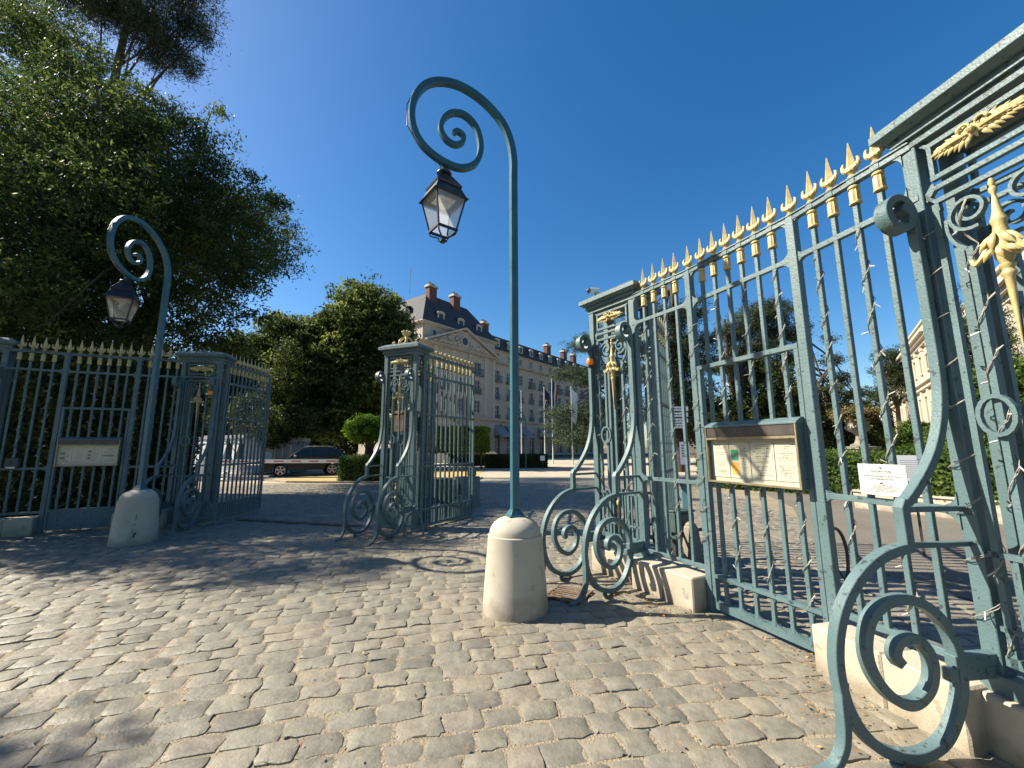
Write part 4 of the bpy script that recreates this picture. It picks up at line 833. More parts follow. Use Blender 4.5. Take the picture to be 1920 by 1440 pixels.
tree('leafy bush hanging over the low wall right of the white sign',(15.2,15.2,0),(15.2,15.2,1.6),[bl(1755,850,15.2,.65,.5),bl(1775,830,15.5,.6,.5)],360,28,.2,.1,.6,LM_HEDGE,119,.05,.1,.6,6,'leafy_bush','shrub')
# fallen leaves on the cobbles
def litter():
    r=np.random.default_rng(5); C=[(.75,4.95,.28,90),(.95,4.75,.3,60),(1.3,4.55,.25,70),(1.55,4.25,.15,40),(2.1,2.85,.25,80),(2.2,3.35,.12,30),(.5,4.75,.2,40),(1.2,3.6,1.0,120),(-1.5,7.3,.9,110),(-2.7,7.6,.6,50),(.3,3.3,1.6,70),(1.9,3.7,.35,60)]
    P=np.concatenate([np.stack([r.normal(x,s,n),r.normal(y,s*.6,n),np.full(n,.022)+r.random(n)*.01],-1) for x,y,s,n in C]); N=np.zeros_like(P); N[:,2]=4
    V,t=leaves(P,N,.024,.55,9,0,.85,np.full(len(P),.5),.4)
    o=leaf_obj('fallen_leaves',V,t,leafmat('dry_leaf',(.16,.06,.02),(.30,.14,.05),(.42,.28,.12),.1),None); tag(o,None,None,None,'stuff')
litter()
# ------------------------------------------------------------------ the hotel
HW=mat('hotel_stone',(.37,.33,.265),.85,0,(.35,(.32,.28,.225)),.2,8); HT=mat('hotel_trim',(.42,.375,.30),.8,0,(.6,(.36,.32,.26)),.2,10)
SLATE=mat('roof_slate',(.040,.042,.046),.8,0,(1.5,(.028,.030,.034)),.4,12); BRICK=mat('chimney_brick',(.125,.052,.04),.85,0,(2,(.09,.04,.032)),.3,20)
BALC=mat('balcony_iron',(.07,.11,.12),.5); AWN=mat('awning_cloth',(.2,.21,.22),.8); FRAME=mat('window_frame',(.50,.48,.44),.6)
H=thing('hotel_building','long pale stone palace hotel with slate roof, brick chimneys and a carved pediment','building',(-12.32,55,0),R(52.9))
def facade(b,s0,s1,z0,z1,ops,y=0,dep=.3):
    S_=sorted({s0,s1,*[o[0] for o in ops],*[o[1] for o in ops]}); Z=sorted({z0,z1,*[o[2] for o in ops],*[o[3] for o in ops]})
    for i in range(len(S_)-1):
        for j in range(len(Z)-1):
            cs,cz=(S_[i]+S_[i+1])/2,(Z[j]+Z[j+1])/2
            if any(o[0]<cs<o[1] and o[2]<cz<o[3] for o in ops): continue
            b.add([(S_[i],y,Z[j]),(S_[i+1],y,Z[j]),(S_[i+1],y,Z[j+1]),(S_[i],y,Z[j+1])],[(0,1,2,3)])
    for a,c,d,e in ops:
        b.add([(a,y,d),(a,y+dep,d),(a,y+dep,e),(a,y,e)],[(0,1,2,3)]); b.add([(c,y,d),(c,y+dep,d),(c,y+dep,e),(c,y,e)],[(0,1,2,3)])
        b.add([(a,y,e),(c,y,e),(c,y+dep,e),(a,y+dep,e)],[(0,1,2,3)]); b.add([(a,y,d),(c,y,d),(c,y+dep,d),(a,y+dep,d)],[(0,1,2,3)])
WC={}
def window(parent,s,z0,z1,w_,y,arch=False,balc=0,panes=(2,3)):
    key=(round(z1-z0,2),w_,arch,balc)
    if key not in WC:
        b=MB(); h=z1-z0; f=.07
        b.bx(-w_/2,-w_/2+f,.12,.2,0,h); b.bx(w_/2-f,w_/2,.12,.2,0,h); b.bx(-w_/2+f,w_/2-f,.12,.2,0,f); b.bx(-w_/2+f,w_/2-f,.12,.2,h-f,h); b.bx(-.035,.035,.125,.195,f,h-f)
        for k in range(1,panes[1]): b.bx(-w_/2+f,w_/2-f,.135,.185,h*k/panes[1]-.02,h*k/panes[1]+.02)
        o=b.build('window',FRAME,parent); b=MB(); b.bx(-w_/2,w_/2,.2,.24,0,h); b.build('pane',PANE,o)
        b=MB(); t_=.13
        if arch:
            P=[(w_/2*math.cos(a),h-.02+(w_*.30)*math.sin(a)) for a in [i*PI/8 for i in range(9)]]; Q=[((w_/2+t_)*math.cos(a),h-.02+(w_*.30+t_)*math.sin(a)) for a in [i*PI/8 for i in range(9)]]
            b.prism(Q,-.02,.02); 
        b.bx(-w_/2-t_,-w_/2,-.06,.04,0,h); b.bx(w_/2,w_/2+t_,-.06,.04,0,h)
        if not arch: b.bx(-w_/2-t_,w_/2+t_,-.08,.04,h,h+.16)
        else: b.bx(-.12,.12,-.10,.04,h+.1,h+w_*.3+.25)
        b.bx(-w_/2-.2,w_/2+.2,-.14,.04,-.14,0); b.build('surround',HT,o)
        if balc:
            b=MB(); d=.55 if balc>1 else .18; b.bx(-w_/2-.35,w_/2+.35,-d,-.02,-.26,-.145) if balc>1 else None
            n=int((w_+.6)/.13)
            for k in range(n): x=-w_/2-.3+k*.13; b.bx(x,x+.035,-d+.0,-d+.03,-.14,.82)
            for z in (-.05,.35,.82): b.bx(-w_/2-.32,w_/2+.32,-d-.01,-d+.04,z,z+.06)
            for x in (-w_/2-.32,w_/2+.28): b.bx(x,x+.04,-d+.04,-.02,.80,.86); b.bx(x,x+.04,-d+.04,-.02,-.1,-.04)
            b.build('balcony',BALC,o)
        WC[key]=o; o.location=(s,y,z0); return o
    c=copy_tree(WC[key],parent); c.location=(s,y,z0); return c
# pavilion
ops=[];W_=[]
for s in (4.3,7.85,11.4):
    for z0,z1,ww,ar,bc in ((13.0,15.0,1.5,True,2),(9.95,12.1,1.35,False,1),(6.95,8.9,1.35,False,0),(.4,4.3,1.9,False,0)):
        ops.append((s-ww/2,s+ww/2,z0,z1)); W_.append((s,z0,z1,ww,0,ar,bc))
for s in (.9,14.8): pass
b=MB(); facade(b,0,15.7,0,19.1,ops); b.add([(0,0,0),(0,14,0),(0,14,19.1),(0,0,19.1)],[(0,1,2,3)]); b.add([(15.7,0,0),(15.7,14,0),(15.7,14,19.1),(15.7,0,19.1)],[(0,1,2,3)]); b.add([(0,14,0),(15.7,14,0),(15.7,14,19.1),(0,14,19.1)],[(0,1,2,3)])
b.bx(0,15.7,.35,.45,.02,19)
pav=b.build('pavilion_wall',HW,H)
ops2=[];SW=[16.95+3.42*k for k in range(12)]
for s in SW:
    for z0,z1,ww,ar,bc in ((16.55,17.6,.95,False,0),(12.75,14.6,1.35,True,2),(9.65,11.75,1.25,False,1),(6.2,8.6,1.25,False,1),(.3,4.2,1.7,False,0)):
        ops2.append((s-ww/2,s+ww/2,z0,z1)); W_.append((s,z0,z1,ww,.6,ar,bc if (SW.index(s)%3!=2 or bc==1) else 0))
b=MB(); facade(b,15.7,57,0,18.2,ops2,.6); b.add([(57,.6,0),(57,13,0),(57,13,18.2),(57,.6,18.2)],[(0,1,2,3)]); b.bx(15.7,57,.95,1.05,.02,18.1); b.add([(15.7,13,0),(57,13,0),(57,13,18.2),(15.7,13,18.2)],[(0,1,2,3)]); b.build('wing_wall',HW,H)
for s,z0,z1,ww,y,ar,bc in W_: window(H,s,z0,z1,ww,y,ar,bc)
b=MB()
for z,h,o in ((5.9,.28,.35),(6.18,.12,.5),(16.0,.22,.3),(16.22,.14,.55),(18.75,.2,.25),(18.95,.16,.5)):
    b.bx(-o,15.7+o,-o,14+o,z,z+h-.003)
    
for z,h,o in ((5.9,.28,.3),(6.18,.12,.45),(15.75,.2,.3),(15.95,.14,.5),(18.0,.16,.25)): b.bx(15.72+.5,57,.6-o,.58,z,z+h-.003)
for k in range(34): x=.4+k*.45; b.bx(x,x+.2,-.5,-.302,16.0,16.19)
for k in range(90): x=16.4+k*.45; b.bx(x,x+.2,.15,.298,15.76,15.93)
# quoins and pilasters
for s in (.35,2.35,6.0,9.65,13.3,15.3):
    b.bx(s-.3,s+.3,-.10,-.002,6.35,15.95); b.bx(s-.38,s+.38,-.16,-.002,15.5,15.98)
for q in range(22):
    for s in (16.1,): b.bx(s-.35,s+.35,.48,.598,.5+q*.7,.5+q*.7+.55)
b.build('cornices',HT,H)
# pediment
b=MB(); b.prism([(.9,16.38),(15.0,16.38),(7.95,19.35)],-.35,-.02); b.build('pediment',HW,H)
b=MB(); b.sweep([(.2,-.35,16.45),(7.95,-.35,19.62)],(0,1,0),.9,.28); b.sweep([(15.7,-.35,16.45),(7.95,-.35,19.62)],(0,1,0),.9,.28)
P=[(7.95+.85*math.cos(a),17.6+.85*math.sin(a)) for a in [i*2*PI/24 for i in range(24)]]; b.prism(P,-.5,-.352)
rr=random.Random(12)
for s in (-1,1):
    for k in range(26):
        u=k/25; x=7.95+s*(1.0+u*4.2); z=16.75+rr.uniform(0,1)*(1.9*(1-u)); b.ball((x,-.48,z),rr.uniform(.14,.30),6,(1.2,.9,1))
b.build('pediment_carving',HT,H)
b=MB(); P=[(7.95+.6*math.cos(a),17.6+.6*math.sin(a)) for a in [i*2*PI/24 for i in range(24)]]; b.prism(P,-.53,-.503); b.build('round_window',PANE,H)
for s in (2.1,13.5):
    b=MB(); b.prism([(s+.42*math.cos(a),17.75+.6*math.sin(a)) for a in [i*2*PI/20 for i in range(20)]],-.06,-.003); o=b.build('oval_window',HT,H); b=MB(); b.prism([(s+.28*math.cos(a),17.75+.46*math.sin(a)) for a in [i*2*PI/20 for i in range(20)]],-.075,-.062); b.build('pane',PANE,o)
# roofs
b=MB(); x0,x1,y0,y1=-.5,16.2,-.5,14.5; a=3.9; V=[(x0,y0,19.12),(x1,y0,19.12),(x1,y1,19.12),(x0,y1,19.12),(x0+a,y0+a,24.8),(x1-a,y0+a,24.8),(x1-a,y1-a,24.8),(x0+a,y1-a,24.8)]
b.add(V,[(0,1,5,4),(1,2,6,5),(2,3,7,6),(3,0,4,7),(4,5,6,7)])
b.add([(16.0,.2,18.22),(57.2,.2,18.22),(57.2,1.6,20.9),(16.0,1.6,20.9),(16,7,22.0),(57.2,7,22.0),(16,13,18.22),(57.2,13,18.22)],[(0,1,2,3),(3,2,5,4),(4,5,7,6),(1,7,5,2)])
b.build('roof',SLATE,H)
def dormer(s,y,z,w_=1.0,h=1.35,ry=0):
    o=MB(); o.bx(-w_/2-.18,w_/2+.18,.0,.12,0,h); P=[((w_/2+.28)*math.cos(a),h-.02+.42*math.sin(a)) for a in [i*PI/8 for i in range(9)]]; o.prism(P,-.08,.14); d=o.build('dormer',HT,H,None)
    d.location=(s,y,z); d.rotation_euler=(0,0,ry); o=MB(); P=[((w_/2+.3)*math.cos(a),h+.0+.45*math.sin(a)) for a in [i*PI/8 for i in range(9)]]+[(-w_/2-.2,.0),(w_/2+.2,.0)]; o.prism(P,.141,1.9); o.build('dormer_roof',SLATE,d)
    o=MB(); P=[((w_/2-.08)*math.cos(a),h-.25+.3*math.sin(a)) for a in [i*PI/8 for i in range(9)]]+[(-w_/2+.08,.12),(w_/2-.08,.12)]; o.prism(P,-.012,-.002); o.build('pane',PANE,d)
for s in (3.7,7.9,12.1): dormer(s,.35,19.7)
for s in SW: dormer(s+.0,.45,18.75,.8,1.0)
for s,y,z in ((-.25,4.2,21.2),(-.25,7.4,21.2)):
    b=MB(); P=[(y+.6*math.cos(a),z+.75*math.sin(a)) for a in [i*2*PI/18 for i in range(18)]]; b.prism(P,.55,2.6,'yz'); o=b.build('oval_dormer',SLATE,H); b=MB(); P=[(y+.4*math.cos(a),z+.52*math.sin(a)) for a in [i*2*PI/18 for i in range(18)]]; b.prism(P,.53,.548,'yz'); b.build('pane',PANE,o)
def chimney(s,y,z0,z1,w_=1.5,d=.9):
    b=MB(); b.bx(s-w_/2,s+w_/2,y-d/2,y+d/2,z0,z1); o=b.build('chimney',BRICK,H); b=MB(); b.bx(s-w_/2-.15,s+w_/2+.15,y-d/2-.15,y+d/2+.15,z1,z1+.25); b.bx(s-w_/2-.05,s+w_/2+.05,y-d/2-.05,y+d/2+.05,z1+.25,z1+.4)
    b.build('chimney_cap',HT,o); b=MB()
    for k in range(4): b.lathe((s-w_/2+.25+k*(w_-.5)/3,y,z1+.4),[(.13,0),(.10,.45)],8)
    b.build('chimney_pot',BRICK,o)
for a in ((3.9,2.9,22.0,25.7),(9.0,2.9,22.0,25.7),(16.9,3.5,20.5,23.2),(37,3,20.5,23.0),(44,3,20.5,23.0),(48.5,3,20.5,23.0)): chimney(*a)
b=MB(); b.tube([(1.5,5,24.5),(1.5,5,28.6)],.04,5); b.build('aerial',DARK,H)
for k in range(0,10):
    s=SW[k]
    if k in (0,1,2,4,5,6,8,9):
        b=MB(); b.add([(s-1.35,.55,5.3),(s+1.35,.55,5.3),(s+1.35,-1.5,3.5),(s-1.35,-1.5,3.5),(s+1.35,-1.5,3.25),(s-1.35,-1.5,3.25)],[(0,1,2,3),(3,2,4,5)]); b.add([(s-1.35,.55,5.3),(s-1.35,-1.5,3.5),(s-1.35,.55,3.5)],[(0,1,2)]); b.build('awning',AWN,H)
# ------------------------------------------------------------------ cream building on the right
CW=mat('cream_render',(.46,.40,.29),.85,0,(.5,(.41,.355,.255)),.2,8); CT=mat('cream_trim',(.50,.45,.36),.8,0,(.6,(.44,.395,.315)),.2,10)
C_=thing('cream_building','sunlit cream classical building with heavy cornices, rising behind the cypresses at the right edge','building',(55.75,60,0),math.atan2(-.795,-.606))
ops=[];CWN=[]
for s in [2.6+3.3*k for k in range(16)]:
    for z0,z1 in ((8.55,10.2),(3.3,6.3)) if s<30 else ((5.2,7.2),(1.2,3.6)):
        ops.append((s-.6,s+.6,z0,z1)); CWN.append((s,z0,z1))
b=MB(); facade(b,0,32,0,11.5,[o for o in ops if o[1]<31.5]); facade(b,32,58,0,9.3,[o for o in ops if o[0]>32.2]); b.bx(0,32,.5,12,0,11.3); b.bx(32,58,.5,12,0,9.2); b.add([(0,0,0),(0,.5,0),(0,.5,11.5),(0,0,11.5)],[(0,1,2,3)]); b.add([(32,0,9.3),(32,.5,9.3),(32,.5,11.5),(32,0,11.5)],[(0,1,2,3)]); b.build('wall',CW,C_)
WC.clear()
for s,z0,z1 in CWN:
    if (s<31.5 and s+.6<31.5) or s-.6>32.2: window(C_,s,z0,z1,1.2,0)
b=MB()
for (a,c,zt) in ((-.5,32.3,11.5),(32.35,58,9.3)):
    b.bx(a,c,-.75,12.5,zt-.02,zt+.22); b.bx(a+.2,c,-.5,-.002,zt-.3,zt-.025); b.bx(a+.3,c,-.25,-.002,zt-.62,zt-.33)
    b.bx(a+.4,c,-.35,.0,zt+.22,zt+.9); b.bx(a+.2,c,-.5,.1,zt+.9,zt+1.05)
    zz=zt-4.1; b.bx(a+.2,c,-.5,-.002,zz,zz+.2); b.bx(a+.3,c,-.28,-.002,zz-.4,zz-.003)
for s in [.9+3.3*k for k in range(17)]:
    zt=10.85 if s<31 else 8.6
    b.bx(s-.35,s+.35,-.16,-.002,zt-3.3,zt); b.bx(s-.42,s+.42,-.22,-.002,zt-.35,zt-.003); b.bx(s-.35,s+.35,-.16,-.002,.6,zt-3.8)
b.build('cornices',CT,C_)
b=MB(); b.add([(-.4,-.3,11.73),(32.2,-.3,11.73),(32.2,6,13.4),(-.4,6,13.4)],[(0,1,2,3)]); b.build('roof',SLATE,C_)
# terrace with balustrade in front
t=thing('terrace_balustrade','cream stone balustrade and terrace wall at the foot of the cream building','balustrade',(33.5,38,0),R(-38)); b=MB(); b.bx(-3.5,9,0,4,0,1.75); b.bx(-3.6,9.1,-.12,4,1.75,1.92); b.build('wall',CW,t)
for x in (-2.2,.3,2.8,5.3): 
    b=MB(); b.bx(x,x+1.1,-.02,-.004,.2,1.3); b.build('opening',PANE,t)
b=MB()
for k in range(42): b.lathe((-3.4+k*.3,.1,1.92),[(.06,0),(.09,.15),(.05,.35),(.07,.5)],8)
b.build('baluster_row',CT,t); b=MB(); b.bx(-3.6,9.1,-.08,.28,2.42,2.56)
for x in (-3.5,-.4,2.7,5.8): b.bx(x,x+.32,-.06,.26,1.92,2.42)
b.build('handrail',CT,t)
# stone urn with dry flowers
u0=at(1612,842,19); t=thing('garden_urn','large pale stone urn full of dry flowers on a pedestal, beyond the right fence','urn',(u0.x,19,0)); b=MB(); b.bx(-.45,.45,-.45,.45,0,u0.z-.0); b.bx(-.52,.52,-.52,.52,u0.z-.12,u0.z-.002); b.build('pedestal',STONE,t,bevel=.01)
b=MB(); b.lathe((0,0,u0.z),[(.36,0),(.36,.08),(.20,.14),(.13,.35),(.12,.5),(.20,.6),(.40,.72),(.48,.85),(.42,1.0),(.46,1.12),(.55,1.22),(.5,1.25),(.3,1.2)],28); b.build('vase',mat('urn_stone',(.33,.29,.23),.85,0,(4,(.22,.19,.15)),.5,30),t,40)
P,N,tn,C=crown_pts([(0,0,u0.z+1.45,1.0,1.0,.32)],220,26,.2,131,.6); V,tt=leaves(P,N,.10,.6,132,0,0,tn,.2); leaf_obj('flowers',V,tt,leafmat('dry_flower',(.05,.045,.015),(.13,.10,.035),(.26,.20,.09),.2),t)
b=MB(); 
for k in range(14): a=k*.9; b.tube([(0,0,u0.z+1.1),(.7*math.cos(a),.7*math.sin(a),u0.z+1.5)],.02,4)
b.build('stems',BARK,t)
# clipped ball shrub by terrace
t=tree('dark clipped cone shrub beside the terrace balustrade',(24.5,26.5,0),(24.5,26.5,.6),[(24.5,26.5,.9,.9,.9,.9)],260,30,.2,.12,.5,LM_HEDGE,133,.05,0,.2,0,'clipped_shrub','shrub')
# low wall under the right hedge
t=thing('low_wall','low weathered stone wall edging the path below the right-hand hedge','wall',(10.0,10.9,0),R(-66)); b=MB(); b.bx(-.6,9,-.92,-.78,0,.42); b.bx(-.62,9,-.96,-.74,.42,.47); b.build('masonry',STONE,t,bevel=.01)
# ------------------------------------------------------------------ flagpoles, signs, small lamp
def cloth(name,m,parent,z1,z0,w_,ph=0,cols=None):
    b=MB(); nz_,nx=14,10
    V=[];F=[]
    for i in range(nz_+1):
        v=i/nz_; z=z1+(z0-z1)*v
        for j in range(nx+1):
            u=j/nx; V.append((.05+u*w_*(.75-.25*v)+.03*math.sin(9*v+ph),.10*math.sin(u*14+v*3+ph)*u,z-u*.55*(1-v*.3)))
    for i in range(nz_):
        for j in range(nx): F.append((i*(nx+1)+j,i*(nx+1)+j+1,(i+1)*(nx+1)+j+1,(i+1)*(nx+1)+j))
    me=bpy.data.meshes.new(name); me.from_pydata(V,[],F); 
    for q in (m if isinstance(m,list) else [m]): me.materials.append(q)
    if isinstance(m,list):
        me.polygons.foreach_set('material_index',[min(len(m)-1,int((k%nx)/nx*len(m))) for k in range(len(F))])
    me.polygons.foreach_set('use_smooth',[True]*len(F)); o=bpy.data.objects.new(name,me); COL.objects.link(o); o.parent=parent; return o
BLUE=mat('flag_blue',(.015,.025,.11),.7); FR=mat('flag_red',(.32,.02,.025),.7); FWH=mat('flag_white',(.75,.75,.75),.7); POLE=mat('pole_white',(.55,.55,.53),.4)
for px,Y,ytop,lab,fl in ((1021,42,728,'white flagpole with a drooping dark blue flag, left of the tricolour',BLUE),(1036,41,712,'white flagpole with a drooping blue, white and red tricolour flag',[BLUE,FWH,FR]),(1073,38,728,'white flagpole with a drooping white flag, rightmost of the poles',FWH),(977,44,735,'bare white flagpole just right of the foreground lamp post',None)):
    p=at(px,862,Y); zt=at(px,ytop,Y).z; t=thing('flagpole',lab,'flagpole',(p.x,Y,0),0,'flagpoles before the hotel'); b=MB(); b.tube([(0,0,0),(0,0,zt)],[.07,.035],8); b.ball((0,0,zt+.05),.07,8); b.build('pole',POLE,t,40)
    if fl is not None:
        f=cloth('flag',fl,t,zt-.1,zt-2.9 if fl is not FWH else zt-3.1,.72,px%7)
        if fl is BLUE:
            b=MB(); YEL=mat('flag_yellow',(.8,.6,.05),.6)
            for k in range(8): a=k*PI/4; b.ball((.22+.10*math.cos(a),-.08,zt-1.5+.22*math.sin(a)),.04,6)
            b.build('star_ring',YEL,f)
p=at(985,862,30); t=thing('street_lamp','small distant scrolled lamp post beside the bare flagpole','street lamp',(p.x,30,0),R(5)); b=MB(); zt=at(985,790,30).z
P=smooth_path([(-u*.8,0,zt-(4.95-z)*.9 if z>4.5 else max(0,zt-(4.95-z))) for u,z in LS[3:]],4); b.sweep([(0,0,0)]+P,(0,1,0),.07,.07); b.build('post',LAMPP,t); b=MB(); b.frustum((-.66,0),(.24,.24),(.36,.36),zt-1.25,zt-.85); b.build('glass',LGLASS,t); b=MB(); b.frustum((-.66,0),(.42,.42),(.12,.12),zt-.85,zt-.55); b.tube([(-.66,0,zt-.55),(-.66,0,zt-.2)],.02,5); b.build('roof',BLACKP,t)
p=at(1010,850,34.5); t=thing('small_notice','small white notice board on a thin stake in front of the box hedge','sign',(p.x,30.8,0),R(10)); b=MB(); b.bx(-.17,.17,-.02,0,.62,.98); b.build('board',WHITE,t); b=MB(); b.bx(-.02,.02,.001,.03,0,.8); b.build('stake',DARK,t)
# direction signs behind the right fence
q=at(1263,860,16); t=thing('direction_signs','cluster of small white direction signs on a post seen through the right fence','sign',(q.x,16,0),R(-8)); b=MB(); b.tube([(0,0,0),(0,0,3.7)],.04,8); b.build('post',DARK,t)
for i,(py,x0,x1) in enumerate(((769,.02,.62),(780,.02,.60),(791,.02,.58),(801,.02,.40),(780,-.52,-.06),(792,-.52,-.06),(804,-.50,-.02))):
    z=at(1263,py,16).z; b=MB(); b.bx(x0,x1,-.06,-.041,z-.09,z+.08); b.build('arm',WHITE,t); b=MB()
    for k in range(3): b.bx(x0+.06+k*.12,x0+.14+k*.12,-.062,-.0603,z-.02,z+.02)
    b.build('print_lines',INK,bpy.data.objects[-1] if False else t)
q=at(1284,865,13); t=thing('info_board','pale blue-white notice panel on a post behind the fence near the direction signs','sign',(q.x,13,0),R(-15)); b=MB(); b.bx(-.14,.14,-.02,0,1.05,1.75); b.build('panel',mat('pale_panel',(.35,.38,.5),.5),t); b=MB(); b.bx(-.03,.03,.001,.04,0,1.6); b.build('post',DARK,t); b=MB(); 
for k in range(5): b.bx(-.10,.10-.03*(k%2),-.023,-.0205,1.62-.08*k,1.65-.08*k)
b.build('print_lines',INK,t)
# ------------------------------------------------------------------ car, barrier, tents, parasols
CARP=mat('car_paint',(.005,.005,.006),.3,0,coat=.5,spec=.4); TYRE=mat('tyre_rubber',(.012,.012,.012),.8); RIM=mat('alloy_rim',(.5,.5,.52),.3,.8); CG=mat('car_glass',(.015,.022,.026),.12,spec=.35)
def suv(label,loc,rz,paint,parts=True):
    t=thing('parked_car',label,'car',loc,rz); Wh=.92
    P=[(-2.28,.42),(-2.30,.72),(-2.20,.92),(-1.55,1.02),(-1.02,1.07),(1.9,1.10),(2.25,1.05),(2.32,.80),(2.30,.42),(1.85,.30)]
    A=lambda cx:[(cx+.40*math.cos(a),.34+.40*math.sin(a)) for a in [PI*k/8 for k in range(9)]]
    low=[(-2.28,.42),(-2.25,.28)]+[p for p in reversed(A(-1.42))]+[p for p in reversed(A(1.28))]+[(1.9,.28),(2.30,.42),(2.32,.80),(2.25,1.05),(1.9,1.10),(-1.02,1.07),(-1.55,1.02),(-2.20,.92),(-2.30,.72)]
    b=MB(); b.prism(low,-Wh,Wh); b.build('body',paint,t,bevel=.03)
    cab=[(-1.10,1.06),(-.45,1.55),(-.25,1.62),(1.2,1.63),(1.75,1.50),(2.15,1.08)]
    b=MB(); n=len(cab); V=[(x,-.88+(z-1.06)*.22,z) for x,z in cab]+[(x,.88-(z-1.06)*.22,z) for x,z in cab]; b.add(V,[tuple(range(n)),tuple(range(2*n-1,n-1,-1))]+[(i,i+n,(i+1)%n+n,(i+1)%n) for i in range(n)]); b.build('cabin',paint,t,bevel=.02)
    for s in (-1,1):
        for Q in ([(-.86,1.10),(-.40,1.50),(.05,1.54),(.05,1.12)],[(.12,1.12),(.12,1.54),(.85,1.54),(.88,1.13)],[(.97,1.13),(.95,1.53),(1.45,1.47),(1.78,1.16)]):
            b=MB(); b.add([(x,s*(.882-(z-1.06)*.22+.006),z) for x,z in Q],[(0,1,2,3)]); b.build('side_window',CG,t)
    b=MB(); b.add([(-1.06,-.74,1.11),(-1.06,.74,1.11),(-.47,.68,1.555),(-.47,-.68,1.555)],[(0,1,2,3)]).v[-1][:]+=np.array([-.035,0,.012]); b.build('windscreen',CG,t)
    for x in (-1.42,1.28):
        for s in (-1,1):
            b=MB(); c=(x,s*.80,.34); V=[]
            P=[(x+.34*math.cos(a),.34+.34*math.sin(a)) for a in [k*2*PI/24 for k in range(24)]]; b.prism(P,s*.70,s*.925); w_=b.build('wheel',TYRE,t,bevel=.015)
            b=MB()
            for k in range(5):
                a=k*2*PI/5+.3; 
                for d in (-.13,.13): b.sweep([(x+.03*math.cos(a),s*.935,.34+.03*math.sin(a)),(x+.235*math.cos(a+d),s*.932,.34+.235*math.sin(a+d))],(0,1,0),.02,.042)
            Q=[(x+.24*math.cos(a),s*.93,.34+.24*math.sin(a)) for a in [k*2*PI/24 for k in range(25)]]; b.sweep(Q,(0,1,0),.02,.022); b.build('rim',RIM,w_)
    b=MB(); 
    for s in (-1,1): b.bx(-2.30,-2.02,s*.62-.18,s*.62+.18,.74,.88)
    b.build('headlight',mat('lamp_lens',(.6,.62,.65),.1,.3),t)
    b=MB()
    for s in (-1,1): b.tube([(-.25,s*.66,1.66),(.0,s*.66,1.70),(1.1,s*.66,1.70),(1.35,s*.66,1.64)],.018,5)
    b.build('roof_rail',RIM,t)
    for s in (-1,1): b=MB(); b.ball((-.72,s*1.0,1.14),.10,8,(.8,1,.8)); b.build('mirror',RIM,t,40)
    return t
suv('black estate car parked facing left behind the red and white barrier',(-12.35,25.2,.01),R(30),CARP)
suv('silver car mostly hidden in the shade behind the black car',(-10.2,33.5,0),R(20),mat('silver_paint',(.35,.36,.38),.3,.5,coat=1))
t=thing('road_barrier','white horizontal barrier arm with red dashes in front of the black car','barrier',(-15.6,21.0,0)); b=MB(); b.bx(.2,6.9,-.03,.03,.86,1.04); b.build('arm',WHITE,t)
for k in range(8): b=MB(); x=6.75-.88*k; b.bx(x-.48,x,-.036,-.031,.925,.975); b.build('stripe',RED,t)
b=MB(); b.bx(-.2,.2,-.18,.18,0,1.12); b.build('cabinet',WHITE,t,bevel=.02)
TENT=mat('tent_canvas',(.72,.72,.70),.7,0,(.8,(.64,.64,.63)))
def tent(label,x0,x1,Y,h,d,rz=0,m=TENT):
    t=thing('marquee_tent',label,'tent',((x0+x1)/2,Y,0),rz,'white marquee tents'); w_=(x1-x0)/2; b=MB(); b.bx(-w_,w_,0,d,.02,h); b.build('canvas',m,t,bevel=.02); b=MB(); b.bx(-w_-.05,w_+.05,-.06,d+.05,h,h+.22); b.bx(-w_-.02,w_+.02,-.03,-.002,h-.3,h-.26)
    for k in range(5): x=-w_+.05+k*(2*w_-.1)/4; b.bx(x-.03,x+.03,-.035,-.004,0,h-.3)
    b.build('frame',mat('tent_frame',(.4,.4,.4),.4,.6),t)
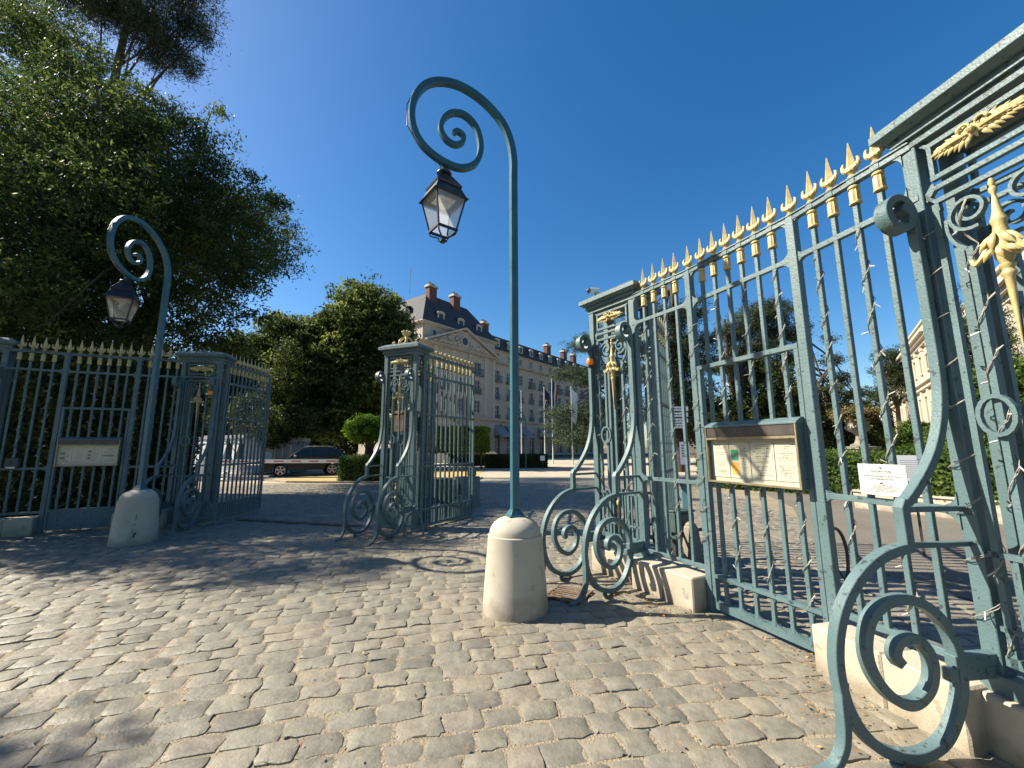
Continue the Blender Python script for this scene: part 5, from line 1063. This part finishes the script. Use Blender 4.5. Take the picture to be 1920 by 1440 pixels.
tent('long bright white marquee behind the left open gate leaf',-21.8,-16.0,26.4,2.2,3,R(-24)); tent('grey-white boxy marquee just right of the gate leaf, behind the black car',-16.4,-14.3,26.9,2.05,2.5,R(2),mat('grey_canvas',(.26,.27,.28),.8,0,(1.2,(.21,.215,.22))))
for i,px in enumerate((424,447)):
    q=at(px,870,22.5); t=thing('folded_parasol',('folded dark green parasol in front of the marquee, left one of two','folded dark green parasol in front of the marquee, right one of two')[i],'parasol',(q.x,22.5,0),0,'folded parasols'); b=MB(); b.tube([(0,0,0),(0,0,2.15)],.025,6); b.build('pole',DARK,t); b=MB(); b.lathe((0,0,.95),[(.28,0),(.24,.1),(.13,.7),(.03,1.15)],10,.15); b.build('canopy',mat('parasol_cloth',(.015,.03,.035),.8),t)
for i,px in enumerate((408,418,432,446,458,470)):
    q=at(px,890,21.6+.5*(i%2)); t=thing('garden_table' if i%2 else 'garden_chair',('white garden chair at the far left of the terrace tables','white garden table left of the parasols','white garden chair between the two parasols','white garden table beneath the right parasol','white garden chair right of the parasols','white garden table at the end of the row beside the gate leaf')[i],'table' if i%2 else 'chair',(q.x,q.y,0),.4*i,'terrace furniture')
    if i%2:
        b=MB(); b.lathe((0,0,.72),[(.42,0),(.42,.03)],18); b.build('tabletop',WHITE,t); b=MB(); b.tube([(0,0,0),(0,0,.72)],.03,6); b.lathe((0,0,0),[(.25,0),(.2,.03)],12); b.build('pedestal',RED if i==3 else WHITE,t)
    else:
        b=MB(); b.bx(-.23,.23,-.22,.22,.43,.47); b.build('seat',WHITE,t); b=MB(); b.bx(-.23,.23,.20,.24,.5,.92); b.build('backrest',WHITE,t)
        for x in (-.2,.2):
            for y in (-.18,.2): b=MB(); b.tube([(x,y,0),(x,y,.43)],.018,5); b.build('leg',WHITE,t)
b=MB(); 
for k in range(26): x=k*.42; b.bx(x,x+.34,0,.05,0,1.15)
b.bx(-.1,11,.051,.09,.9,1.0); o=b.build('white_fence',mat('fence_slats',(.48,.42,.36),.8)); o.location=(-12.6,44,0); tag(o,'pale slatted fence far behind the ball-headed tree trunk','fence')
